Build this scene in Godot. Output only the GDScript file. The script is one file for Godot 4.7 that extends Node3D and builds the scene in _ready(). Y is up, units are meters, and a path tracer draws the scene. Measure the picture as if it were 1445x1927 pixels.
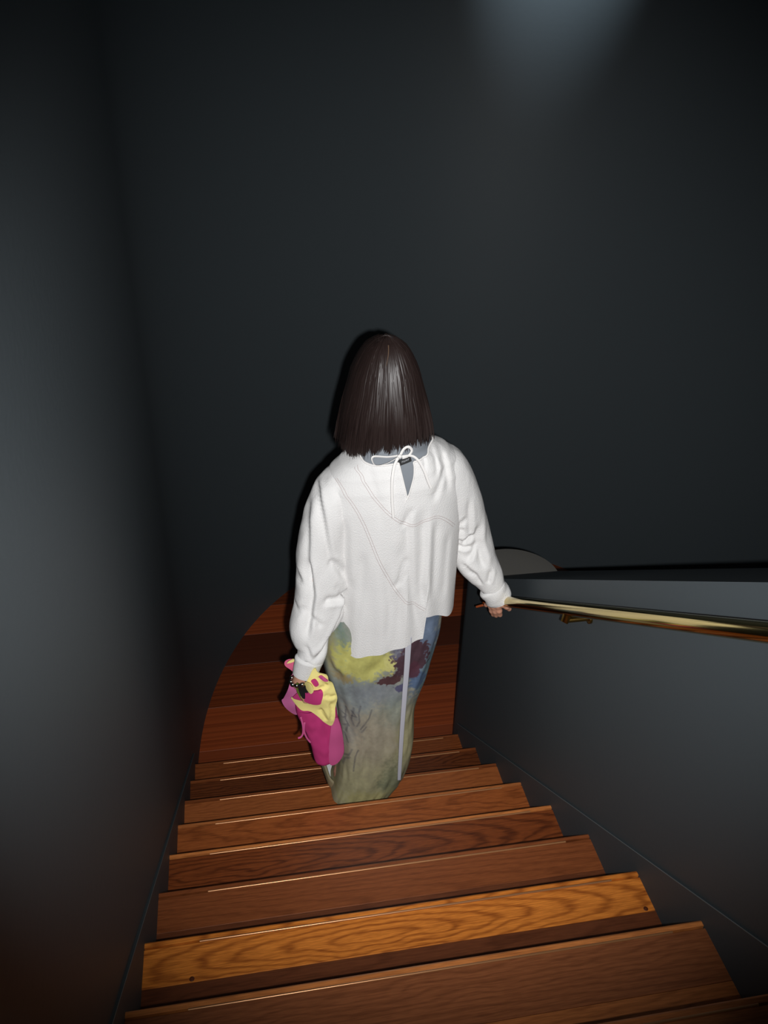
extends Node3D
# A steep wooden staircase between dark satin walls, lit by the flash of the camera.
# x runs across the flight, -z down it, y is up; the landing at its foot is y = 0.

const RISE := 0.161
const RUN := 0.2208
const WIDTH := 1.0692
const PITCH := RISE / RUN
const FLIGHT := 8
const PERSON := Vector3(0.66, 0.483, -1.08)

var M := {}
var offset := Vector3.ZERO          # subtracted from every vertex: the base of the thing being built
var taken := {}


func _ready() -> void:
	# ---- camera, light, exposure
	var cam := Camera3D.new()
	cam.name = "camera"
	cam.transform = Transform3D(Basis(Vector3(0.984436, 0.027589, 0.173563), Vector3(0.069450, 0.846140, -0.528417), Vector3(-0.161437, 0.532246, 0.831055)), Vector3(0.26373, 2.78906, 0.83126))
	cam.fov = 62.116
	cam.near = 0.02
	cam.far = 60.0
	add_child(cam)
	cam.current = true
	var flash := SpotLight3D.new()
	flash.name = "camera_flash"
	flash.transform = cam.transform.translated_local(Vector3(0.045, -0.03, 0.03)).rotated_local(Vector3.RIGHT, deg_to_rad(3.5))
	flash.light_color = Color(1.0, 1.0, 1.0)
	flash.light_energy = 5.6
	flash.light_size = 0.012
	flash.spot_angle = 37.6
	flash.spot_angle_attenuation = 1.0
	flash.spot_range = 30.0
	flash.spot_attenuation = 2.0
	flash.shadow_enabled = true
	add_child(flash)
	var we := WorldEnvironment.new()
	we.name = "world_environment"
	var env := Environment.new()
	env.background_mode = Environment.BG_COLOR
	env.background_color = Color(0.01, 0.011, 0.012)
	env.ambient_light_source = Environment.AMBIENT_SOURCE_DISABLED
	env.tonemap_mode = Environment.TONE_MAPPER_LINEAR
	env.tonemap_exposure = 1.0
	env.sdfgi_enabled = true
	env.ssao_enabled = true
	env.ssil_enabled = true
	we.environment = env
	add_child(we)

	materials()
	room()
	staircase()
	landing()
	added_glow_light()
	handrail()
	person()
	handbag()


# ------------------------------------------------------------------ names and nodes

func numbered(called: String) -> String:
	if not taken.has(called):
		taken[called] = 0
		return called
	taken[called] += 1
	return "%s_%03d" % [called, taken[called]]


func thing(called: String, label: String, category: String, at := Vector3.ZERO) -> Node3D:
	var o := Node3D.new()
	o.name = numbered(called)
	o.position = at
	o.set_meta("label", label)
	o.set_meta("category", category)
	add_child(o, true)
	offset = at
	return o


func put(called: String, mesh: Mesh, mat: Material, parent: Node) -> MeshInstance3D:
	var o := MeshInstance3D.new()
	o.name = called
	o.mesh = mesh
	o.material_override = mat
	parent.add_child(o, true)
	return o


func structure(called: String, mesh: Mesh, mat: Material, label: String, category: String) -> MeshInstance3D:
	var o := put(called, mesh, mat, self)
	o.set_meta("kind", "structure")
	o.set_meta("label", label)
	o.set_meta("category", category)
	return o


# ------------------------------------------------------------------ materials

func paint(c: Color, rough: float, spec := 0.5) -> StandardMaterial3D:
	var m := StandardMaterial3D.new()
	m.albedo_color = c
	m.roughness = rough
	m.metallic_specular = spec
	return m


func noise(freq: float, s: int, octaves := 3) -> FastNoiseLite:
	var n := FastNoiseLite.new()
	n.noise_type = FastNoiseLite.TYPE_SIMPLEX_SMOOTH
	n.frequency = freq
	n.seed = s
	n.fractal_octaves = octaves
	return n


func bump_texture(freq: float, s: int) -> NoiseTexture2D:
	var t := NoiseTexture2D.new()
	t.width = 256
	t.height = 256
	t.seamless = true
	t.noise = noise(freq, s, 3)
	return t


# oak, sawn along u: rings of a slightly leaning trunk cut by the face of the board
func oak(s: int, eye: float, cathedral: float, contrast: float, dark: Color, light: Color) -> ImageTexture:
	var w := 1024
	var h := 160
	var im := Image.create(w, h, false, Image.FORMAT_RGB8)
	var n1 := noise(1.0, s, 3)
	var n2 := noise(1.0, s + 7, 2)
	var n3 := noise(1.0, s + 13, 2)
	for y in h:
		var v := float(y) / h - 0.5
		for x in w:
			var u := float(x) / w
			var wob := n1.get_noise_2d(u * 4.0, v * 2.0)
			var lat := v * 3.2 + wob * 0.22
			var lon := (u - eye) * 7.0 * cathedral
			var r := sqrt(lat * lat + lon * lon * 0.35 + 0.02) * 5.2 + wob * 0.45 + n2.get_noise_2d(u * 14.0, v * 9.0) * 0.16
			var ring := 0.5 + 0.5 * sin(r * TAU)
			ring = pow(ring, 3.2)
			var pore := n3.get_noise_2d(u * 26.0, v * 190.0)
			var streak := n2.get_noise_2d(u * 3.0 + 9.0, v * 40.0)
			var k := clampf(0.16 + 0.55 * ring * contrast + 0.30 * pore + 0.22 * streak, 0.0, 1.0)
			im.set_pixel(x, y, light.lerp(dark, k))
	return ImageTexture.create_from_image(im)


func wood(tex: Texture2D, tone: Color, rough := 0.42) -> StandardMaterial3D:
	var m := paint(tone, rough, 0.5)
	m.albedo_texture = tex
	return m


func materials() -> void:
	var wall := paint(Color(0.274, 0.301, 0.316), 0.54, 0.36)
	wall.normal_enabled = true
	var nt := bump_texture(0.05, 4)
	nt.as_normal_map = true
	nt.bump_strength = 1.2
	wall.normal_texture = nt
	wall.normal_scale = 0.10
	wall.uv1_triplanar = true
	wall.uv1_world_triplanar = true
	wall.uv1_scale = Vector3(3, 3, 3)
	M.wall = wall
	M.skirt = wall
	M.edge_highlight = paint(Color(0.42, 0.45, 0.46), 0.5)  # paler grey: painted highlight for the skirting edges
	M.capstone = paint(Color(0.40, 0.39, 0.37), 0.55)
	M.ceiling = paint(Color(0.2, 0.21, 0.22), 0.8)
	M.oak_a = oak(11, 0.43, 0.6, 0.8, Color(0.55, 0.31, 0.13), Color(0.97, 0.67, 0.34))
	M.oak_b = oak(23, -0.4, 0.22, 0.5, Color(0.58, 0.38, 0.24), Color(0.90, 0.64, 0.43))
	M.oak_c = oak(37, 1.6, 0.3, 0.6, Color(0.50, 0.31, 0.18), Color(0.90, 0.62, 0.39))
	M.oak_d = oak(51, 0.2, 0.5, 0.8, Color(0.42, 0.25, 0.14), Color(0.88, 0.60, 0.36))
	M.bead = paint(Color(0.78, 0.55, 0.36), 0.30, 0.8)
	M.bead.metallic = 0.55
	M.plug = paint(Color(0.36, 0.17, 0.08), 0.5)
	var brass := paint(Color(0.78, 0.70, 0.46), 0.11)
	brass.metallic = 1.0
	M.brass = brass
	M.lit_brass = paint(Color(0.80, 0.40, 0.22), 0.45)  # orange tone: brass with the light on it put into the colour
	M.lit_brass.metallic = 0.6
	M.bronze = paint(Color(0.60, 0.47, 0.24), 0.28)
	M.bronze.metallic = 1.0
	M.skin = paint(Color(0.82, 0.60, 0.50), 0.5)
	M.skin.subsurf_scatter_enabled = true
	M.skin.subsurf_scatter_strength = 0.15
	var cl := paint(Color(0.90, 0.895, 0.89), 0.85, 0.3)
	cl.heightmap_enabled = true
	cl.heightmap_texture = bump_texture(0.09, 8)
	cl.heightmap_scale = 0.10
	cl.uv1_triplanar = true
	cl.uv1_scale = Vector3(9, 9, 9)
	M.blouse = cl
	M.tie = paint(Color(0.93, 0.92, 0.91), 0.8, 0.3)
	M.stitch = paint(Color(0.70, 0.63, 0.62), 0.9)
	M.tee = paint(Color(0.52, 0.54, 0.565), 0.9, 0.2)
	M.black = paint(Color(0.06, 0.06, 0.07), 0.7)
	M.thread = paint(Color(0.75, 0.76, 0.78), 0.8)
	M.hair = paint(Color(0.155, 0.108, 0.098), 0.47, 0.58)
	M.scalp = paint(Color(0.42, 0.33, 0.26), 0.6)
	M.ribbon = paint(Color(0.78, 0.78, 0.82), 0.85, 0.3)
	M.shoe = paint(Color(0.66, 0.61, 0.48), 0.6)
	M.insole = paint(Color(0.92, 0.93, 0.94), 0.7)
	M.steel = paint(Color(0.75, 0.73, 0.70), 0.18)
	M.steel.metallic = 1.0
	M.magenta = cloth(Color(0.80, 0.25, 0.50))
	M.pink = cloth(Color(0.95, 0.45, 0.60))
	M.mauve = cloth(Color(0.80, 0.43, 0.63))
	M.rose = cloth(Color(0.85, 0.38, 0.60))
	M.yellow = cloth(Color(1.0, 0.94, 0.60))
	M.green = cloth(Color(0.36, 0.42, 0.16))
	M.trousers = cloth(Color.WHITE)
	M.trousers.albedo_texture = trouser_print()


func cloth(c: Color) -> StandardMaterial3D:
	var m := paint(c, 0.9, 0.25)
	return m


# ------------------------------------------------------------------ mesh tools

func finish(v: PackedVector3Array, n: PackedVector3Array, uv: PackedVector2Array, idx: PackedInt32Array) -> ArrayMesh:
	for t in range(0, idx.size(), 3):       # front faces run clockwise
		var a := idx[t]
		var b := idx[t + 1]
		var c := idx[t + 2]
		if (v[b] - v[a]).cross(v[c] - v[a]).dot(n[a] + n[b] + n[c]) > 0.0:
			idx[t + 1] = c
			idx[t + 2] = b
	for i in v.size():
		v[i] -= offset
	var arr := []
	arr.resize(Mesh.ARRAY_MAX)
	arr[Mesh.ARRAY_VERTEX] = v
	arr[Mesh.ARRAY_NORMAL] = n
	if uv.size() == v.size():
		arr[Mesh.ARRAY_TEX_UV] = uv
	arr[Mesh.ARRAY_INDEX] = idx
	var m := ArrayMesh.new()
	m.add_surface_from_arrays(Mesh.PRIMITIVE_TRIANGLES, arr)
	return m


class Soup:
	var v := PackedVector3Array()
	var n := PackedVector3Array()
	var uv := PackedVector2Array()
	var i := PackedInt32Array()


# rows of points joined to a smooth surface; wrap joins the last column to the first; thick gives it a second face
func grid(s: Soup, rows: Array, wrap: bool, facing := Vector3.ZERO, thick := 0.0, uvf = null) -> void:
	var nr := rows.size()
	var nc: int = rows[0].size()
	var nm: Array = []
	var total := 0.0
	for r in nr:
		var row: PackedVector3Array = rows[r]
		var up: PackedVector3Array = rows[maxi(r - 1, 0)]
		var dn: PackedVector3Array = rows[mini(r + 1, nr - 1)]
		var mid := Vector3.ZERO
		for c in nc:
			mid += row[c]
		mid /= nc
		var line := PackedVector3Array()
		for c in nc:
			var l: Vector3 = row[(c - 1 + nc) % nc] if wrap else row[maxi(c - 1, 0)]
			var q: Vector3 = row[(c + 1) % nc] if wrap else row[mini(c + 1, nc - 1)]
			var e: Vector3 = q - l
			if e.length_squared() < 1e-14:
				var o: PackedVector3Array = up if up != row else dn
				e = (o[(c + 1) % nc] - o[(c - 1 + nc) % nc])
				var o2: PackedVector3Array = dn
				if o2[(c + 1) % nc].distance_squared_to(o2[(c - 1 + nc) % nc]) > e.length_squared():
					e = o2[(c + 1) % nc] - o2[(c - 1 + nc) % nc]
			var x := e.cross(dn[c] - up[c]).normalized()
			line.append(x)
			total += x.dot(facing) if facing != Vector3.ZERO else x.dot(row[c] - mid)
		nm.append(line)
	var sg := 1.0 if total >= 0.0 else -1.0
	var layers := 2 if thick > 0.0 else 1
	var start := []
	for layer in layers:
		start.append(s.v.size())
		for r in nr:
			for c in nc:
				var nn: Vector3 = nm[r][c] * sg
				var p: Vector3 = rows[r][c]
				s.v.append(p - nn * thick * layer)
				s.n.append(nn * (1.0 - 2.0 * layer))
				s.uv.append(uvf.call(p) if uvf != null else Vector2(float(c) / nc, float(r) / nr))
		var b: int = start[layer]
		for r in nr - 1:
			for c in (nc if wrap else nc - 1):
				var d := (c + 1) % nc
				s.i.append_array([b + r * nc + c, b + r * nc + d, b + (r + 1) * nc + c, b + r * nc + d, b + (r + 1) * nc + d, b + (r + 1) * nc + c])
	if layers == 2:                          # close the free edges
		var edges := []
		for c in (nc if wrap else nc - 1):
			edges.append([c, (c + 1) % nc])
			edges.append([(nr - 1) * nc + c, (nr - 1) * nc + (c + 1) % nc])
		if not wrap:
			for r in nr - 1:
				edges.append([r * nc, (r + 1) * nc])
				edges.append([r * nc + nc - 1, (r + 1) * nc + nc - 1])
		for e in edges:
			var a0: int = start[0] + e[0]
			var a1: int = start[0] + e[1]
			var b0: int = start[1] + e[0]
			var b1: int = start[1] + e[1]
			s.i.append_array([a0, a1, b0, a1, b1, b0])


func mesh_of(s: Soup) -> ArrayMesh:
	return finish(s.v, s.n, s.uv, s.i)


func smooth_path(pts: Array, steps: int) -> PackedVector3Array:
	var out := PackedVector3Array()
	for k in pts.size() - 1:
		var a: Vector3 = pts[maxi(k - 1, 0)]
		var b: Vector3 = pts[k]
		var c: Vector3 = pts[k + 1]
		var d: Vector3 = pts[mini(k + 2, pts.size() - 1)]
		for j in steps:
			out.append(b.cubic_interpolate(c, a, d, float(j) / steps))
	out.append(pts[-1])
	return out


func tube(s: Soup, path: PackedVector3Array, radius: float, sides := 10, end_scale := 1.0, flat := 1.0, flat_dir := Vector3.UP) -> void:
	var rows := []
	var n := path.size()
	var e1 := Vector3.ZERO
	for k in n:
		var t := (path[mini(k + 1, n - 1)] - path[maxi(k - 1, 0)]).normalized()
		if e1 == Vector3.ZERO:
			e1 = flat_dir if flat != 1.0 else (Vector3.UP if absf(t.y) < 0.9 else Vector3.RIGHT)
		e1 = (e1 - t * e1.dot(t)).normalized()
		var e2 := t.cross(e1)
		var r := radius * lerpf(1.0, end_scale, float(k) / maxi(n - 1, 1))
		if k == 0:
			rows.append(ring(path[k], e1, e2, r * 0.02, r * 0.02 * flat, sides))
			rows.append(ring(path[k], e1, e2, r * 0.8, r * 0.8 * flat, sides))
		rows.append(ring(path[k], e1, e2, r, r * flat, sides))
		if k == n - 1:
			rows.append(ring(path[k], e1, e2, r * 0.8, r * 0.8 * flat, sides))
			rows.append(ring(path[k], e1, e2, r * 0.02, r * 0.02 * flat, sides))
	grid(s, rows, true)


func ring(c: Vector3, e1: Vector3, e2: Vector3, r1: float, r2: float, sides: int) -> PackedVector3Array:
	var out := PackedVector3Array()
	for k in sides:
		var a := TAU * k / sides
		out.append(c + e1 * cos(a) * r1 + e2 * sin(a) * r2)
	return out


# a simple profile in (z, y) drawn out from x0 to x1, flat shaded; u runs along x, v along z
func extrude(profile: PackedVector2Array, x0: float, x1: float, uv_z0 := 0.0, uv_len := 1.0, u0 := 0.0, u1 := 1.0) -> ArrayMesh:
	var s := Soup.new()
	var n := profile.size()
	var area := 0.0
	for k in n:
		area += profile[k].cross(profile[(k + 1) % n])
	for k in n:
		var a := profile[k]
		var b := profile[(k + 1) % n]
		var o := (b - a).normalized() * signf(area)
		var nn := Vector3(0, -o.x, o.y)      # outwards: (dy, -dz) in (z, y)
		var at := s.v.size()
		for p in [Vector3(x0, a.y, a.x), Vector3(x1, a.y, a.x), Vector3(x1, b.y, b.x), Vector3(x0, b.y, b.x)]:
			s.v.append(p)
			s.n.append(nn)
			s.uv.append(Vector2(u0 if p.x == x0 else u1, (p.z - uv_z0) / uv_len))
		s.i.append_array([at, at + 1, at + 2, at, at + 2, at + 3])
	var tri := Geometry2D.triangulate_polygon(profile)
	for side in 2:
		var at := s.v.size()
		for p in profile:
			s.v.append(Vector3(x1 if side else x0, p.y, p.x))
			s.n.append(Vector3.RIGHT if side else Vector3.LEFT)
			s.uv.append(Vector2(u0 + 0.01, (p.x - uv_z0) / uv_len))
		for t in tri:
			s.i.append(at + t)
	return mesh_of(s)


func rect(z0: float, z1: float, y0: float, y1: float, bevel := 0.0) -> PackedVector2Array:
	if bevel <= 0.0:
		return PackedVector2Array([Vector2(z0, y0), Vector2(z1, y0), Vector2(z1, y1), Vector2(z0, y1)])
	return PackedVector2Array([Vector2(z0, y0), Vector2(z1, y0), Vector2(z1, y1 - bevel), Vector2(z1 - bevel, y1), Vector2(z0 + bevel, y1), Vector2(z0, y1 - bevel)])


# a cloth of any outline in x, y: z given by a function, with thickness; every point of the outline is kept
func sheet(s: Soup, outline: PackedVector2Array, zf: Callable, step: float, thick: float) -> void:
	var pts := PackedVector2Array()
	var n := outline.size()
	var lo := outline[0]
	var hi := outline[0]
	for k in n:
		var a := outline[k]
		var b := outline[(k + 1) % n]
		var m := maxi(1, int(a.distance_to(b) / step))
		for j in m:
			pts.append(a.lerp(b, float(j) / m))
		lo = lo.min(a)
		hi = hi.max(a)
	var nb := pts.size()
	var edge := pts.duplicate()
	var y := lo.y
	var odd := 0
	while y < hi.y:
		var x := lo.x + (step * 0.5 if odd % 2 else 0.0)
		while x < hi.x:
			var p := Vector2(x, y)
			if Geometry2D.is_point_in_polygon(p, edge):
				var near := 1e9
				for q in nb:
					near = minf(near, p.distance_squared_to(edge[q]))
				if near > step * step * 0.3:
					pts.append(p)
			x += step
		y += step * 0.87
		odd += 1
	var tri := Geometry2D.triangulate_delaunay(pts)
	var h := 0.002
	for side in 2:
		var base := s.v.size()
		for p in pts:
			var z: float = zf.call(p)
			var zx: float = (zf.call(p + Vector2(h, 0)) - z) / h
			var zy: float = (zf.call(p + Vector2(0, h)) - z) / h
			var nn := Vector3(-zx, -zy, 1.0).normalized()
			s.v.append(Vector3(p.x, p.y, z) - nn * thick * side)
			s.n.append(nn * (1.0 - 2.0 * side))
			s.uv.append(p)
		for t in range(0, tri.size(), 3):
			var g := (pts[tri[t]] + pts[tri[t + 1]] + pts[tri[t + 2]]) / 3.0
			if Geometry2D.is_point_in_polygon(g, edge):
				s.i.append_array([base + tri[t], base + tri[t + 1], base + tri[t + 2]])
		if side == 1:
			for k in nb:
				var k2 := (k + 1) % nb
				var a0 := base - pts.size()
				s.i.append_array([a0 + k, a0 + k2, base + k, a0 + k2, base + k2, base + k])


func sphere(s: Soup, c: Vector3, r: Vector3, rings := 10, sides := 14) -> void:
	var rows := []
	for k in rings + 1:
		var a := PI * k / rings
		var rr := maxf(sin(a), 0.01)
		var row := PackedVector3Array()
		for j in sides:
			var b := TAU * j / sides
			row.append(c + Vector3(cos(b) * rr * r.x, cos(a) * r.y, sin(b) * rr * r.z))
		rows.append(row)
	grid(s, rows, true)


# signed distances of tapered capsules [a, b, ra, rb] and ellipsoids [c, radii], joined smoothly, meshed as surface nets
func nets(s: Soup, prims: Array, lo: Vector3, hi: Vector3, h: float, k: float) -> void:
	var nx := int((hi.x - lo.x) / h) + 1
	var ny := int((hi.y - lo.y) / h) + 1
	var nz := int((hi.z - lo.z) / h) + 1
	var f := PackedFloat32Array()
	f.resize(nx * ny * nz)
	f.fill(0.08)
	var sy := nx
	var sz := nx * ny
	for p in prims:
		var pa: Vector3
		var pb: Vector3
		var pad: float
		var ell: bool = p.size() == 2
		if ell:
			pa = p[0] - p[1]
			pb = p[0] + p[1]
			pad = 3.0 * h + k
		else:
			pa = p[0].min(p[1])
			pb = p[0].max(p[1])
			pad = maxf(p[2], p[3]) + 3.0 * h + k
		var i0 := ((pa - Vector3.ONE * pad - lo) / h).floor().clamp(Vector3.ZERO, Vector3(nx - 1, ny - 1, nz - 1))
		var i1 := ((pb + Vector3.ONE * pad - lo) / h).ceil().clamp(Vector3.ZERO, Vector3(nx - 1, ny - 1, nz - 1))
		var a: Vector3 = p[0]
		var b: Vector3 = p[1]
		var ab := b - a
		var l2 := maxf(ab.length_squared(), 1e-9)
		var ra: float = 0.0 if ell else p[2]
		var rb: float = 0.0 if ell else p[3]
		var mr: float = minf(b.x, minf(b.y, b.z)) if ell else 0.0
		for z in range(int(i0.z), int(i1.z) + 1):
			for y in range(int(i0.y), int(i1.y) + 1):
				for x in range(int(i0.x), int(i1.x) + 1):
					var q := lo + Vector3(x, y, z) * h
					var d: float
					if ell:
						d = (((q - a) / b).length() - 1.0) * mr
					else:
						var t := clampf((q - a).dot(ab) / l2, 0.0, 1.0)
						d = q.distance_to(a + ab * t) - lerpf(ra, rb, t)
					var at := x + y * sy + z * sz
					var o := f[at]
					var e := maxf(k - absf(o - d), 0.0) / k
					f[at] = minf(o, d) - e * e * k * 0.25
	var which := {}
	for z in nz - 1:
		for y in ny - 1:
			for x in nx - 1:
				var at := x + y * sy + z * sz
				var inside := 0
				for c in 8:
					if f[at + (c & 1) + ((c >> 1) & 1) * sy + (c >> 2) * sz] < 0.0:
						inside += 1
				if inside == 0 or inside == 8:
					continue
				var sum := Vector3.ZERO
				var cnt := 0
				for e in 12:
					var ax := e / 4
					var o1 := e & 1
					var o2 := (e >> 1) & 1
					var c0 := Vector3i(0, o1, o2) if ax == 0 else (Vector3i(o1, 0, o2) if ax == 1 else Vector3i(o1, o2, 0))
					var c1 := c0
					c1[ax] = 1
					var f0 := f[at + c0.x + c0.y * sy + c0.z * sz]
					var f1 := f[at + c1.x + c1.y * sy + c1.z * sz]
					if (f0 < 0.0) != (f1 < 0.0):
						sum += Vector3(c0).lerp(Vector3(c1), f0 / (f0 - f1))
						cnt += 1
				var loc := sum / cnt
				which[at] = s.v.size()
				s.v.append(lo + (Vector3(x, y, z) + loc) * h)
				var g := Vector3(f[at + 1] - f[at] + f[at + 1 + sy + sz] - f[at + sy + sz], f[at + sy] - f[at] + f[at + 1 + sy + sz] - f[at + 1 + sz], f[at + sz] - f[at] + f[at + 1 + sy + sz] - f[at + 1 + sy])
				s.n.append(g.normalized())
				s.uv.append(Vector2.ZERO)
	var axes := [1, sy, sz]
	for at in which.keys():
		for ax in 3:
			var u: int = axes[(ax + 1) % 3]
			var w: int = axes[(ax + 2) % 3]
			if (f[at] < 0.0) != (f[at + axes[ax]] < 0.0):
				if which.has(at - u) and which.has(at - w) and which.has(at - u - w):
					var v0: int = which[at]
					var v1: int = which[at - u]
					var v2: int = which[at - u - w]
					var v3: int = which[at - w]
					s.i.append_array([v0, v1, v2, v0, v2, v3])


func table(xs: Array, ys: Array, x: float) -> float:
	if x <= xs[0]:
		return ys[0]
	for k in xs.size() - 1:
		if x <= xs[k + 1]:
			var t: float = (x - xs[k]) / (xs[k + 1] - xs[k])
			return cubic_interpolate(ys[k], ys[k + 1], ys[maxi(k - 1, 0)], ys[mini(k + 2, ys.size() - 1)], t)
	return ys[-1]


func to_line(p: Vector2, line: Array) -> float:
	var best := 1e9
	for k in line.size() - 1:
		best = minf(best, p.distance_to(Geometry2D.get_closest_point_to_segment(p, line[k], line[k + 1])))
	return best


# height of a set of folds at p: each is [depth, width, lean, points of its line]
func folds(p: Vector2, list: Array) -> float:
	var h := 0.0
	for fo in list:
		var line: Array = fo[3]
		var w: float = fo[1]
		var best := 3.0 * w
		var u := -1.0
		var side := 0.0
		for k in line.size() - 1:
			var a: Vector2 = line[k]
			var b: Vector2 = line[k + 1]
			var q := Geometry2D.get_closest_point_to_segment(p, a, b)
			var d := p.distance_to(q)
			if d < best:
				best = d
				u = (k + q.distance_to(a) / maxf(a.distance_to(b), 1e-6)) / (line.size() - 1)
				side = signf((b - a).cross(p - a))
		if u < 0.0:
			continue
		var fade := smoothstep(-0.02, 0.2, u) * smoothstep(1.02, 0.75, u)
		var x := best / w
		h += fo[0] * fade * (-exp(-x * x) + fo[2] * side * x * exp(-x * x * 0.5))
	return h


# ------------------------------------------------------------------ the setting

const ARC_X := 1.235        # the curved end of the stairwell: a half ellipse in plan
const ARC_Z := 1.55
const ARC_C := -1.60
const FAR_X := 2.47
const TOP := 4.2


func room() -> void:
	offset = Vector3.ZERO
	structure("wall_left", extrude(rect(ARC_C, 2.6, -0.2, TOP), -0.15, 0.0), M.wall, "straight dark grey satin wall along the left side of the stairs", "wall")
	var rows := []
	for y in [TOP, 3.0, 2.0, 1.0, 0.0, -0.2]:
		var row := PackedVector3Array()
		for k in 97:
			var a := PI + PI * k / 96.0
			row.append(Vector3(ARC_X + ARC_X * cos(a), y, ARC_C + ARC_Z * sin(a)))
		rows.append(row)
	var s := Soup.new()
	grid(s, rows, false, Vector3(0, 0, 1), 0.15)
	structure("wall_far", mesh_of(s), M.wall, "tall curved dark grey wall wrapping round the foot of the stairs", "wall")
	structure("wall_outer", extrude(rect(ARC_C, 2.6, -0.2, TOP), FAR_X, FAR_X + 0.15), M.wall, "dark grey wall hidden beyond the low parapet", "wall")
	structure("wall_back", extrude(rect(2.45, 2.6, -0.2, TOP), -0.15, FAR_X + 0.15), M.wall, "dark grey wall behind the head of the stairs", "wall")
	structure("ceiling", extrude(rect(-3.35, 2.6, TOP, TOP + 0.15), -0.15, FAR_X + 0.15), M.ceiling, "plain dark ceiling over the whole stairwell", "ceiling")

	# the parapet that the flight turns round: its top falls with the steps, its end is a half round drum
	var prof := PackedVector2Array([Vector2(2.45, -0.1), Vector2(2.45, 2.62), Vector2(0.73, 2.62), Vector2(ARC_C, 0.914), Vector2(ARC_C, -0.1)])
	var par := structure("wall_right", extrude(prof, WIDTH, WIDTH + 0.34), M.wall, "low dark grey parapet wall sloping down beside the stairs under the brass handrail", "wall")
	s = Soup.new()
	var c := Vector3(WIDTH + 0.17, 0, ARC_C)
	rows = []
	for q in [[0.169, 0.9135], [0.17, 0.9125], [0.17, 0.5], [0.17, -0.1]]:
		var row := PackedVector3Array()
		for k in 65:
			var a := PI + PI * k / 64.0
			row.append(c + Vector3(cos(a) * q[0], q[1], sin(a) * q[0]))
		rows.append(row)
	grid(s, rows, false, Vector3(0, 0.5, -1))
	var drum := put("rounded_end", mesh_of(s), M.wall, par)
	drum.set_meta("label", "half round grey drum end")
	s = Soup.new()
	rows = []
	for q in [[0.001, 0.914], [0.10, 0.914], [0.1692, 0.914], [0.1692, 0.910]]:
		var row := PackedVector3Array()
		for k in 65:
			var a := PI + PI * k / 64.0
			row.append(c + Vector3(cos(a) * q[0], q[1], sin(a) * q[0]))
		rows.append(row)
	grid(s, rows, false, Vector3.UP)
	var cap := put("cap", mesh_of(s), M.capstone, drum)
	cap.set_meta("label", "flat half round warm grey top")


# an added, unseen spotlight that makes the glow high on the far wall
func added_glow_light() -> void:
	var at := Vector3(1.50, TOP, -2.30)
	var aim := Vector3(1.71, 3.24, -3.05)
	var t := thing("added_spotlight", "added unseen spotlight that makes the glow at the top of the curved far wall", "lamp", at)
	var d := (aim - (at - Vector3(0, 0.14, 0))).normalized()
	var head := at - Vector3(0, 0.14, 0)
	var s := Soup.new()
	tube(s, PackedVector3Array([at, at - Vector3(0, 0.02, 0)]), 0.045, 24)
	tube(s, PackedVector3Array([at - Vector3(0, 0.02, 0), head]), 0.008, 12)
	put("stem", mesh_of(s), M.black, t)
	s = Soup.new()
	var rows := []
	var e1 := d.cross(Vector3.UP).normalized()
	var e2 := e1.cross(d)
	for q in [[-0.06, 0.004], [-0.06, 0.036], [-0.05, 0.042], [0.05, 0.042], [0.05, 0.037], [0.03, 0.035], [0.028, 0.002]]:
		rows.append(ring(head + d * q[0], e1, e2, q[1], q[1], 24))
	grid(s, rows, true)
	put("housing", mesh_of(s), M.black, t)
	s = Soup.new()
	grid(s, [ring(head + d * 0.032, e1, e2, 0.034, 0.034, 24), ring(head + d * 0.034, e1, e2, 0.02, 0.02, 24), ring(head + d * 0.0345, e1, e2, 0.0005, 0.0005, 24)], true, d)
	var glow := paint(Color(0.9, 0.9, 0.9), 0.4)
	glow.emission_enabled = true
	glow.emission = Color(0.88, 0.95, 1.0)
	glow.emission_energy_multiplier = 4.0
	put("added_lens", mesh_of(s), glow, t)
	var l := SpotLight3D.new()
	l.name = "added_light"
	l.light_color = Color(0.90, 0.96, 1.0)
	l.light_energy = 7.0
	l.light_size = 0.03
	l.spot_angle = 22.5
	l.spot_angle_attenuation = 1.0
	l.spot_range = 12.0
	l.spot_attenuation = 2.0
	l.shadow_enabled = true
	t.add_child(l)
	l.transform = Transform3D(Basis.looking_at(d, Vector3.UP), head + d * 0.055 - at)


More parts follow.
